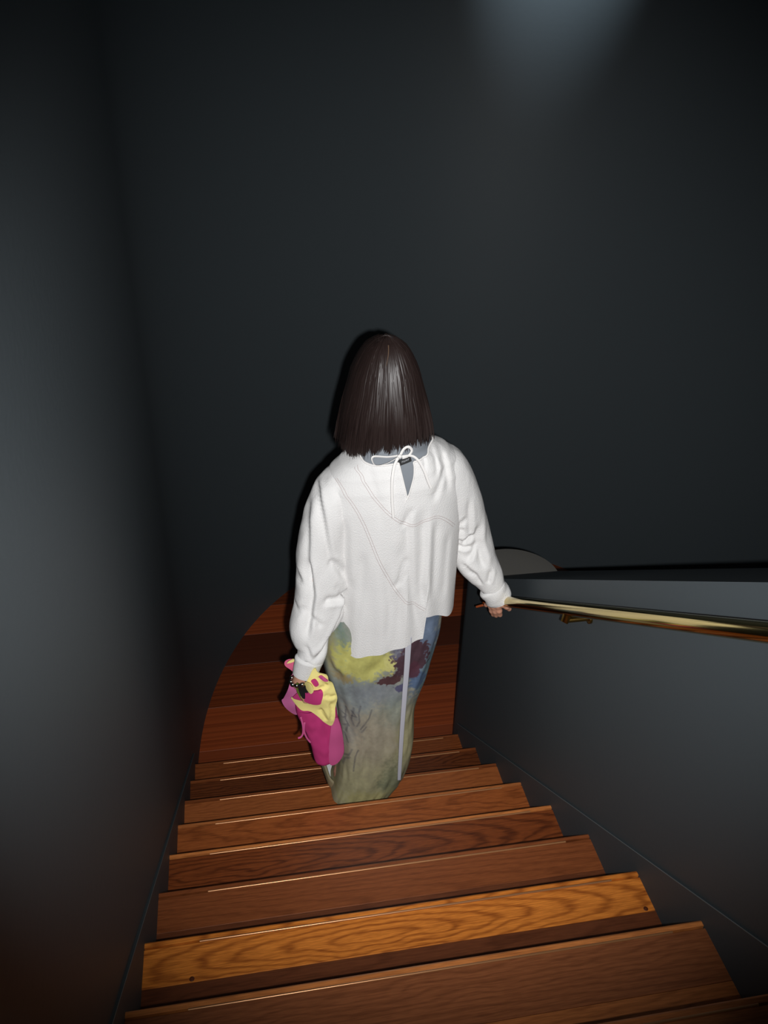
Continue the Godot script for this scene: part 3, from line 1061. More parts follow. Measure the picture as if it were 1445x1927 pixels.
		for sd in [-1.0, 1.0]:
			s = Soup.new()
			var pts := smooth_path(line, 12)
			var path := PackedVector3Array()
			for k in pts.size():
				var d: Vector3 = (pts[mini(k + 1, pts.size() - 1)] - pts[maxi(k - 1, 0)]).normalized()
				var q := Vector2(pts[k].x - d.y * sd * 0.0033, pts[k].y + d.x * sd * 0.0033)
				path.append(on_back(q, 0.0003))
			tube(s, path, 0.0005, 5)
			put("seam_stitching", mesh_of(s), M.stitch, bl)
	# rolled edges of neck and keyhole
	for side in 2:
		s = Soup.new()
		var path := PackedVector3Array()
		for r in range(0, 38):
			path.append(rows[r][0 if side == 0 else nc])
		tube(s, path, 0.0022, 8)
		put("keyhole_binding", mesh_of(s), M.tie, bl)
	s = Soup.new()
	var neck := PackedVector3Array()
	for c in range(0, nc + 1, 3):
		neck.append(rows[0][c])
	tube(s, neck, 0.0028, 8)
	put("neck_binding", mesh_of(s), M.tie, bl)
	# the tie: knot, two loops and two ends
	var ties := [[Vector3(0.6602, 1.7660, -1.0260), Vector3(0.6298, 1.7645, -1.0240), Vector3(0.5963, 1.7623, -1.0350), Vector3(0.5902, 1.7547, -1.0300), Vector3(0.5989, 1.7465, -1.0160), Vector3(0.6256, 1.7519, -1.0140), Vector3(0.6536, 1.7635, -1.0200)], [Vector3(0.6607, 1.7681, -1.0220), Vector3(0.6695, 1.7857, -1.0220), Vector3(0.6820, 1.7899, -1.0240), Vector3(0.6912, 1.7776, -1.0260), Vector3(0.6813, 1.7652, -1.0220), Vector3(0.6656, 1.7623, -1.0180)], [Vector3(0.6559, 1.7660, -1.0180), Vector3(0.6446, 1.7440, -1.0120), Vector3(0.6381, 1.7079, -1.0000), Vector3(0.6391, 1.6550, -0.9960), Vector3(0.6432, 1.6015, -0.9930)], [Vector3(0.6645, 1.7658, -1.0200), Vector3(0.6905, 1.7656, -1.0200), Vector3(0.7073, 1.7535, -1.0120), Vector3(0.7222, 1.7260, -1.0040), Vector3(0.7311, 1.7011, -1.0000), Vector3(0.7403, 1.6795, -0.9980)]]
	for line in ties:
		s = Soup.new()
		tube(s, smooth_path(line, 10), 0.0036, 10, 1.0, 0.32, Vector3(1, 0.3, 0))
		put("tie", mesh_of(s), M.tie, bl)
	s = Soup.new()
	sphere(s, Vector3(0.6583, 1.7679, -1.0170), Vector3(0.0065, 0.006, 0.005), 8, 12)
	put("knot", mesh_of(s), M.tie, bl)

	# sleeves
	sleeve(bl, "sleeve", [Vector3(0.560, 1.658, -1.122), Vector3(0.522, 1.628, -1.118), Vector3(0.488, 1.56, -1.108), Vector3(0.468, 1.45, -1.10), Vector3(0.4655, 1.36, -1.088), Vector3(0.457, 1.27, -1.07), Vector3(0.4284, 1.2065, -1.0450), Vector3(0.4280, 1.1545, -1.0200), Vector3(0.4136, 1.1172, -1.0050)],
		[0.045, 0.062, 0.064, 0.069, 0.073, 0.075, 0.064, 0.044, 0.036], [0.062, 0.074, 0.072, 0.066, 0.064, 0.062, 0.056, 0.044, 0.034])
	sleeve(bl, "sleeve", [Vector3(0.775, 1.694, -1.122), Vector3(0.803, 1.668, -1.12), Vector3(0.846, 1.588, -1.12), Vector3(0.876, 1.50, -1.125), Vector3(0.896, 1.43, -1.125), Vector3(0.916, 1.365, -1.105), Vector3(0.9520, 1.3124, -1.0850), Vector3(0.9705, 1.2770, -1.0700)],
		[0.047, 0.065, 0.062, 0.062, 0.063, 0.060, 0.046, 0.034], [0.062, 0.072, 0.066, 0.062, 0.06, 0.056, 0.044, 0.034])
	cuff(bl, Vector3(0.4170, 1.1321, -1.0060), Vector3(0.4016, 1.0784, -1.0000), 0.040, 0.034, 0.0)
	cuff(bl, Vector3(0.9617, 1.2838, -1.0700), Vector3(0.9918, 1.2387, -1.0680), 0.0375, 0.0355, 0.004)


func tee_back(q: Vector2, lift: float) -> Vector3:
	var a := acos(clampf((q.x - prof(BCX, q.y)) / (prof(BRX, q.y) - 0.01), -0.98, 0.98))
	return torso_at(a, q.y, -0.010 + lift, false)


func sleeve(parent: Node, called: String, pts: Array, ws: Array, ds: Array) -> void:
	var path := smooth_path(pts, 11)
	var n := path.size()
	var nz := noise(9.0, 77, 2)
	var rows := []
	var ts := range(pts.size())
	for k in n:
		var u := float(k) / 11.0
		var tg := (path[mini(k + 1, n - 1)] - path[maxi(k - 1, 0)]).normalized()
		var e1 := tg.cross(Vector3.BACK).normalized()
		var e2 := e1.cross(tg).normalized()
		if e2.z < 0.0:
			e2 = -e2
		var w := table(ts, ws, u)
		var d := table(ts, ds, u)
		var row := PackedVector3Array()
		for j in 84:
			var a := TAU * j / 84
			var out := e1 * cos(a) + e2 * sin(a)
			var p := path[k] + e1 * cos(a) * w + e2 * signf(sin(a)) * pow(absf(sin(a)), 0.85) * d
			var f := folds(Vector2(p.x, p.y), SLEEVE_FOLDS) * smoothstep(-0.25, 0.15, sin(a))
			f += nz.get_noise_3dv(p * Vector3(2.2, 1.0, 2.2)) * 0.002
			row.append(p + out * f)
		rows.append(row)
	var s := Soup.new()
	grid(s, rows, true, Vector3.ZERO, 0.0012)
	put(called, mesh_of(s), M.blouse, parent)


func cuff(parent: Node, a: Vector3, b: Vector3, r0: float, r1: float, roll: float) -> void:
	var tg := (b - a).normalized()
	var e1 := tg.cross(Vector3.BACK).normalized()
	var e2 := e1.cross(tg).normalized()
	var rows := []
	for q in [[-0.12, -0.006], [-0.04, 0.0], [0.0, 0.0022], [0.06, 0.0026 + roll * 0.3], [0.3, 0.0016 + roll], [0.5, 0.002 + roll * 0.7], [0.75, 0.0016 + roll], [0.95, 0.0018 + roll], [1.0, 0.0008]]:
		var row := PackedVector3Array()
		for j in 60:
			var an := TAU * j / 60
			var r: float = lerpf(r0, r1, q[0]) + q[1] + roll * 0.5 * sin(an * 3.0 + q[0] * 9.0)
			row.append(a.lerp(b, q[0]) + e1 * cos(an) * r + e2 * sin(an) * r * 0.85)
		rows.append(row)
	var s := Soup.new()
	grid(s, rows, true, Vector3.ZERO, 0.0014)
	var o := put("cuff", mesh_of(s), M.blouse, parent)


# the print of the trousers, seen flat: soft washes of paint, ragged patches and pen strokes
const TX0 := 0.42
const TX1 := 0.86
const TY0 := 0.42
const TY1 := 1.26

func trouser_print() -> ImageTexture:
	var w := 288
	var h := 560
	var im := Image.create(w, h, false, Image.FORMAT_RGB8)
	var n1 := noise(1.0, 5, 3)
	var n2 := noise(1.0, 9, 2)
	# [centre, radii, colour, softness, raggedness]
	var washes := [
		[Vector2(0.5818, 1.1206), Vector2(0.2499, 0.2450), Color(0.518, 0.549, 0.525), 0.50, 0.30, 0.70],
		[Vector2(0.5911, 0.5724), Vector2(0.1764, 0.1575), Color(0.682, 0.656, 0.500), 0.70, 0.30, 0.80],
		[Vector2(0.5873, 0.7927), Vector2(0.0882, 0.1225), Color(0.682, 0.647, 0.569), 0.70, 0.30, 0.80],
		[Vector2(0.5364, 0.9627), Vector2(0.0735, 0.0665), Color(0.557, 0.612, 0.635), 0.60, 0.30, 0.65],
		[Vector2(0.6325, 0.9772), Vector2(0.0882, 0.0525), Color(0.529, 0.549, 0.573), 0.60, 0.30, 0.80],
		[Vector2(0.5209, 0.8264), Vector2(0.0382, 0.0875), Color(0.578, 0.604, 0.604), 0.70, 0.40, 0.50],
		[Vector2(0.7515, 1.1800), Vector2(0.0588, 0.2450), Color(0.408, 0.471, 0.573), 0.30, 0.30, 0.90],
		[Vector2(0.7866, 0.9881), Vector2(0.0441, 0.1050), Color(0.439, 0.525, 0.549), 0.40, 0.30, 0.90],
		[Vector2(0.7237, 0.7471), Vector2(0.0382, 0.1225), Color(0.712, 0.690, 0.526), 0.60, 0.30, 0.80],
		[Vector2(0.6709, 0.8943), Vector2(0.0382, 0.0595), Color(0.587, 0.638, 0.595), 0.70, 0.30, 0.40],
		[Vector2(0.4741, 1.1844), Vector2(0.0382, 0.0700), Color(0.549, 0.635, 0.620), 0.40, 0.30, 0.90],
		[Vector2(0.4859, 1.1025), Vector2(0.0323, 0.0700), Color(0.667, 0.627, 0.463), 0.50, 0.40, 0.80],
		[Vector2(0.4576, 1.0442), Vector2(0.0176, 0.1050), Color(0.549, 0.588, 0.588), 0.50, 0.30, 0.80],
		[Vector2(0.5230, 1.1079), Vector2(0.0235, 0.0700), Color(0.502, 0.573, 0.510), 0.50, 0.40, 0.80],
		[Vector2(0.5791, 1.0964), Vector2(0.0853, 0.0700), Color(0.753, 0.737, 0.439), 0.22, 0.35, 1.00],
		[Vector2(0.6576, 1.0944), Vector2(0.0235, 0.0420), Color(0.804, 0.784, 0.502), 0.20, 0.70, 1.00],
		[Vector2(0.5170, 1.0297), Vector2(0.0265, 0.0158), Color(0.588, 0.502, 0.353), 0.60, 0.60, 0.70],
		[Vector2(0.7164, 1.0929), Vector2(0.0529, 0.0840), Color(0.329, 0.243, 0.275), 0.10, 0.35, 1.00],
		[Vector2(0.6553, 1.0213), Vector2(0.0353, 0.0175), Color(0.337, 0.235, 0.243), 0.10, 0.40, 1.00],
		[Vector2(0.6720, 1.1335), Vector2(0.0176, 0.0280), Color(0.439, 0.439, 0.510), 0.30, 0.80, 0.80],
		[Vector2(0.6919, 0.9883), Vector2(0.0265, 0.0158), Color(0.361, 0.353, 0.455), 0.12, 0.30, 1.00],
		[Vector2(0.7453, 0.9938), Vector2(0.0294, 0.0385), Color(0.361, 0.439, 0.557), 0.30, 0.40, 0.90],
		[Vector2(0.7301, 1.0387), Vector2(0.0176, 0.0350), Color(0.376, 0.235, 0.282), 0.20, 0.30, 0.90],
		[Vector2(0.6698, 0.5710), Vector2(0.0382, 0.0875), Color(0.449, 0.475, 0.380), 0.50, 0.35, 0.60],
		[Vector2(0.5920, 0.5207), Vector2(0.0882, 0.0315), Color(0.725, 0.690, 0.475), 0.50, 0.30, 0.80],
	]
	var strokes := [
		[Vector2(0.5682, 0.9235), Vector2(0.5621, 0.8933), Vector2(0.5657, 0.8612), Vector2(0.5563, 0.8307)],
		[Vector2(0.6008, 0.9098), Vector2(0.5933, 0.8773), Vector2(0.5822, 0.8541), Vector2(0.5695, 0.8240)],
		[Vector2(0.5280, 0.8984), Vector2(0.5267, 0.8422), Vector2(0.5366, 0.8200)],
		[Vector2(0.5490, 0.9064), Vector2(0.5429, 0.8556), Vector2(0.5496, 0.8363)],
		[Vector2(0.5202, 0.8133), Vector2(0.5333, 0.8251), Vector2(0.5285, 0.7934)],
		[Vector2(0.5857, 0.8398), Vector2(0.5729, 0.8142)],
		[Vector2(0.5426, 0.8917), Vector2(0.5558, 0.8763), Vector2(0.5428, 0.8692)],
		[Vector2(0.5168, 0.8687), Vector2(0.5298, 0.8576), Vector2(0.5201, 0.8455)],
		[Vector2(0.5641, 0.7309), Vector2(0.5543, 0.7037), Vector2(0.5512, 0.6726), Vector2(0.5481, 0.6412)],
		[Vector2(0.5374, 0.7017), Vector2(0.5241, 0.6797), Vector2(0.5174, 0.6515)],
		[Vector2(0.5439, 0.7343), Vector2(0.5340, 0.7071), Vector2(0.5207, 0.6901)],
		[Vector2(0.5236, 0.7849), Vector2(0.5337, 0.7550)],
	]
	for y in h:
		for x in w:
			var p := Vector2(lerpf(TX0, TX1, (x + 0.5) / w), lerpf(TY1, TY0, (y + 0.5) / h))
			var c := Color(0.64, 0.615, 0.54)
			var g := n1.get_noise_2d(p.x * 60.0, p.y * 60.0)
			var g2 := n2.get_noise_2d(p.x * 14.0, p.y * 14.0)
			for q in washes:
				var d: float = ((p - q[0]) / q[1]).length() + g * q[4] + g2 * 0.3
				c = c.lerp(q[2], smoothstep(1.0 + q[3], 1.0 - q[3], d) * q[5])
			c = c * (1.0 + 0.05 * g + 0.06 * g2)
			for q in strokes:
				if absf(p.x - q[0].x) < 0.05 and absf(p.y - q[0].y) < 0.09:
					var d := to_line(p, q) + g * 0.0012
					c = c.lerp(Color(0.30, 0.30, 0.33), smoothstep(0.0048, 0.0, d) * (0.42 + 0.4 * g))
			im.set_pixel(x, y, c)
	return ImageTexture.create_from_image(im)


func leg(s: Soup, spec: Array, seed_at: int) -> void:
	var nz := noise(1.0, seed_at, 2)
	var ys := []
	var cols := [[], [], [], []]
	for q in spec:
		ys.append(-q[0])
		for k in 4:
			cols[k].append(q[k + 1])
	var rows := []
	var n := 70
	for r in n + 1:
		var y: float = lerpf(spec[0][0], spec[-1][0], float(r) / n)
		var xl := table(ys, cols[0], -y)
		var xr := table(ys, cols[1], -y)
		var zc := table(ys, cols[2], -y)
		var rz := table(ys, cols[3], -y)
		var row := PackedVector3Array()
		for k in 96:
			var a := TAU * k / 96
			var sn := sin(a)
			var sq := lerpf(0.42, 0.85, smoothstep(0.5, 0.95, y)) if cos(a) < 0.0 else 0.85
			var p := Vector3((xl + xr) * 0.5 + (xr - xl) * 0.5 * signf(cos(a)) * pow(absf(cos(a)), lerpf(1.0, sq, 0.5) if sq < 0.84 else 1.0), y, zc + rz * signf(sn) * pow(absf(sn), sq))
			var f := nz.get_noise_2d(a * 2.2, y * 3.0) * 0.010 + nz.get_noise_2d(cos(a) * 5.0 + 30.0, y * 9.0) * 0.005
			f += folds(Vector2(p.x, y), TROUSER_FOLDS) * smoothstep(0.0, 0.4, sn)
			row.append(p + Vector3(cos(a) * 0.3, 0, sn) * f * smoothstep(0.15, 0.5, absf(sn)))
		rows.append(row)
	grid(s, rows, true, Vector3.ZERO, 0.0015, func(p: Vector3) -> Vector2: return Vector2((p.x - TX0) / (TX1 - TX0), (TY1 - p.y) / (TY1 - TY0)))


var TROUSER_FOLDS := []

func trousers(t: Node3D) -> void:
	TROUSER_FOLDS = [
		[0.0100, 0.0120, 0.90, [Vector2(0.4525, 1.1373), Vector2(0.4704, 1.0820), Vector2(0.4951, 1.0454), Vector2(0.5233, 1.0373)]],
		[0.0060, 0.0120, 0.80, [Vector2(0.5120, 1.1994), Vector2(0.5137, 1.1091), Vector2(0.5044, 1.0587)]],
		[0.0060, 0.0140, 0.80, [Vector2(0.6520, 1.1218), Vector2(0.6220, 1.0700), Vector2(0.5832, 1.0375)]],
		[0.0050, 0.0140, 0.70, [Vector2(0.5044, 1.0060), Vector2(0.5288, 0.8707), Vector2(0.5213, 0.7085), Vector2(0.5045, 0.5498)]],
		[0.0050, 0.0140, 0.70, [Vector2(0.6339, 0.9221), Vector2(0.6689, 0.7560), Vector2(0.6694, 0.5838)]],
		[0.0080, 0.0140, 0.80, [Vector2(0.7560, 1.0981), Vector2(0.7310, 0.9522), Vector2(0.7165, 0.9100)]],
		[0.0060, 0.0140, 0.80, [Vector2(0.6896, 0.6555), Vector2(0.6747, 0.5829), Vector2(0.6487, 0.5102)]],
		[0.0040, 0.0080, 0.60, [Vector2(0.5137, 1.1172), Vector2(0.5276, 1.1134), Vector2(0.5399, 1.1220)]],
	]
	var s := Soup.new()
	leg(s, [[1.27, 0.515, 0.825, -1.112, 0.098], [1.14, 0.478, 0.822, -1.105, 0.104], [1.04, 0.468, 0.803, -1.10, 0.104], [0.96, 0.482, 0.786, -1.098, 0.102], [0.90, 0.500, 0.770, -1.096, 0.1], [0.82, 0.510, 0.755, -1.094, 0.098], [0.69, 0.513, 0.757, -1.09, 0.096], [0.60, 0.508, 0.748, -1.085, 0.096], [0.53, 0.495, 0.728, -1.082, 0.095], [0.486, 0.484, 0.700, -1.08, 0.092]], 3)
	leg(s, [[1.20, 0.50, 0.70, -1.14, 0.10], [1.05, 0.466, 0.68, -1.155, 0.10], [0.90, 0.484, 0.66, -1.16, 0.10], [0.75, 0.492, 0.65, -1.16, 0.098], [0.62, 0.496, 0.64, -1.155, 0.09], [0.52, 0.500, 0.62, -1.15, 0.08]], 8)
	var tr := put("trousers", mesh_of(s), M.trousers, t)
	tr.set_meta("label", "wide trousers painted in grey, olive, yellow green and plum")
	# a pale tape hangs from the waist down the back
	s = Soup.new()
	tube(s, smooth_path([Vector3(0.7020, 1.1886, -0.9920), Vector3(0.7012, 1.0890, -0.9900), Vector3(0.6988, 0.9854, -0.9880), Vector3(0.6952, 0.8105, -0.9840), Vector3(0.6944, 0.6447, -0.9820), Vector3(0.6944, 0.5996, -0.9820)], 8), 0.0094, 12, 0.55, 0.12, Vector3.RIGHT)
	var tp := put("tape", mesh_of(s), M.ribbon, tr)
	tp.set_meta("label", "long pale grey tape hanging down the trousers")


func shoes(t: Node3D) -> void:
	for q in [[Vector3(0.5020, 0.4830, -1.1775), 0.10, 0.0], [Vector3(0.655, 0.483, -1.155), 0.0, 0.0]]:
		var c: Vector3 = q[0]
		var bs := Basis(Vector3.UP, q[1]) * Basis(Vector3.BACK, q[2])
		var half := func(v: float) -> float: return table([0.0, 0.04, 0.15, 0.35, 0.55, 0.75, 0.92, 1.0], [0.004, 0.020, 0.030, 0.031, 0.034, 0.040, 0.028, 0.004], v)
		var outline := func(grow: float, y: float) -> PackedVector3Array:
			var row := PackedVector3Array()
			for k in 64:
				var a := TAU * k / 64
				var v := 0.5 - 0.5 * sin(a)
				var w: float = half.call(v)
				row.append(c + bs * Vector3(signf(cos(a)) * w * pow(absf(cos(a)), 0.25) + cos(a) * grow, y, lerpf(0.12, -0.125, v) + sin(a) * grow))
			return row
		var s := Soup.new()
		grid(s, [outline.call(-0.03, 0.001), outline.call(0.003, 0.0), outline.call(0.007, 0.004), outline.call(0.007, 0.016), outline.call(0.006, 0.034), outline.call(0.002, 0.040), outline.call(-0.004, 0.038), outline.call(-0.005, 0.018), outline.call(-0.03, 0.017)], true, Vector3.ZERO)
		var sh := put("shoe", mesh_of(s), M.shoe, t)
		s = Soup.new()
		grid(s, [outline.call(-0.030, 0.0195), outline.call(-0.010, 0.0195), outline.call(-0.006, 0.019)], true, Vector3.UP)
		put("insole", mesh_of(s), M.insole, sh)
		# the upper closes over the toes
		s = Soup.new()
		var rows := []
		for k in 13:
			var v := lerpf(0.45, 0.985, k / 12.0)
			var w: float = half.call(v) + 0.006
			var top := table([0.45, 0.6, 0.8, 0.95, 1.0], [0.062, 0.058, 0.048, 0.036, 0.02], v)
			var row := PackedVector3Array()
			for j in 17:
				var a := PI * j / 16
				row.append(c + bs * Vector3(cos(a) * w, 0.012 + sin(a) * (top - 0.012), lerpf(0.12, -0.125, v)))
			rows.append(row)
		grid(s, rows, false, Vector3.UP, 0.002)
		put("upper", mesh_of(s), M.shoe, sh)


func hair(t: Node3D) -> void:
	var ys := [-2.034, -2.030, -2.011, -1.986, -1.948, -1.899, -1.85, -1.80, -1.74]
	var rx := [0.002, 0.022, 0.049, 0.066, 0.084, 0.097, 0.110, 0.119, 0.125]
	var rz := [0.002, 0.024, 0.056, 0.078, 0.096, 0.108, 0.112, 0.106, 0.098]
	var at := func(a: float, y: float, grow: float) -> Vector3:
		var x := table(ys, rx, -y) + grow
		var z := table(ys, rz, -y) + grow
		return Vector3(0.6415 + 0.003 * smoothstep(2.0, 1.75, y) + x * cos(a), y, -1.163 + 0.008 * smoothstep(1.95, 1.75, y) + z * sin(a))
	var ends := func(a: float) -> float:
		# the cut: lower at the left, ragged
		return 1.757 - 0.010 * sin(a) + 0.006 * cos(a) - 0.012 * smoothstep(0.2, -0.9, cos(a)) + 0.014 * smoothstep(0.6, 1.0, sin(a))
	var gap := 0.46           # the face stays open
	var nz := noise(1.0, 31, 3)
	var rows := []
	var n := 46
	for r in n + 1:
		var row := PackedVector3Array()
		for k in 121:
			var u := float(r) / n
			var a := lerpf(-PI / 2 + gap, PI * 1.5 - gap, k / 120.0)
			var y0 := 2.034
			var y1: float = ends.call(a) + 0.022
			var e := pow(u, 1.5)
			var y := lerpf(y0, y1, e)
			row.append(at.call(a, y, -0.005 + 0.0015 * nz.get_noise_2d(k * 1.6, u * 1.2)))
		rows.append(row)
	var s := Soup.new()
	grid(s, rows, false, Vector3.ZERO, 0.004)
	var cap := put("hair", mesh_of(s), M.hair, t)
	cap.set_meta("label", "dark brown bob parted at the crown")
	# locks: thin ribbons laid over the cap from the parting to the cut
	s = Soup.new()
	var rng := RandomNumberGenerator.new()
	rng.seed = 12
	for k in 1500:
		var a0 := lerpf(-PI / 2 + gap * 0.9, PI * 1.5 - gap * 0.9, rng.randf())
		var start := 2.034 - 0.028 * pow(rng.randf(), 2.5) if k % 3 else rng.randf_range(1.86, 2.03)
		var stop: float = ends.call(a0) + rng.randfn(0.0, 0.005) + 0.022 * nz.get_noise_2d(a0 * 7.0, 3.0) - 0.014 * absf(sin(a0 * 14.0)) + 0.010
		var sway := rng.randfn(0.0, 0.035)
		var lift := rng.randf_range(-0.003, 0.002)
		var wid := rng.randf_range(0.0011, 0.0026)
		var curl := rng.randfn(0.0, 0.006)
		var rws := []
		var m := 13
		for j in m:
			var u := float(j) / (m - 1)
			var y := lerpf(start, stop, pow(u, 1.35))
			var a := a0 + sway * u * u + 0.012 * sin(u * 5.0 + k)
			var p: Vector3 = at.call(a, y, lift + 0.0015 * sin(k * 1.7 + u * 4.0) + curl * pow(u, 4.0) - 0.004 * smoothstep(0.8, 1.0, u))
			var q: Vector3 = at.call(a + 0.05, y, lift)
			var side: Vector3 = (q - p).normalized()
			var w := wid * sqrt(maxf(0.02, 1.0 - pow(u, 6.0))) * smoothstep(-0.05, 0.15, u)
			rws.append(PackedVector3Array([p - side * w, p + (p - Vector3(0.6415, p.y, -1.16)).normalized() * w * 0.35, p + side * w]))
		var mid: Vector3 = rws[6][1]
		grid(s, rws, false, (mid - Vector3(0.6415, mid.y - 0.02, -1.16)).normalized())
	var locks := put("locks", mesh_of(s), M.hair, cap)
	locks.set_meta("kind", "stuff")
	s = Soup.new()
	var line := PackedVector3Array()
	for k in 9:
		var u := k / 8.0
		line.append(at.call(PI / 2 + 0.02 + 0.16 * u, lerpf(2.022, 1.985, u), 0.0025))
	tube(s, line, 0.0014, 8, 0.3)
	put("parting", mesh_of(s), M.scalp, cap)


func bracelet(t: Node3D) -> void:
	var c := Vector3(0.3939, 1.0794, -1.0000) + Vector3(-0.002, -0.006, 0.0)
	var br := Node3D.new()
	br.name = "bracelet"
	t.add_child(br, true)
	for k in 12:
		var a := TAU * k / 12
		var s := Soup.new()
		sphere(s, c + Vector3(cos(a) * 0.030, 0.012 * cos(a) - 0.004, sin(a) * 0.029), Vector3.ONE * 0.0075, 8, 12)
		put("bead", mesh_of(s), M.steel, br)


# ------------------------------------------------------------------ the bag in her left hand

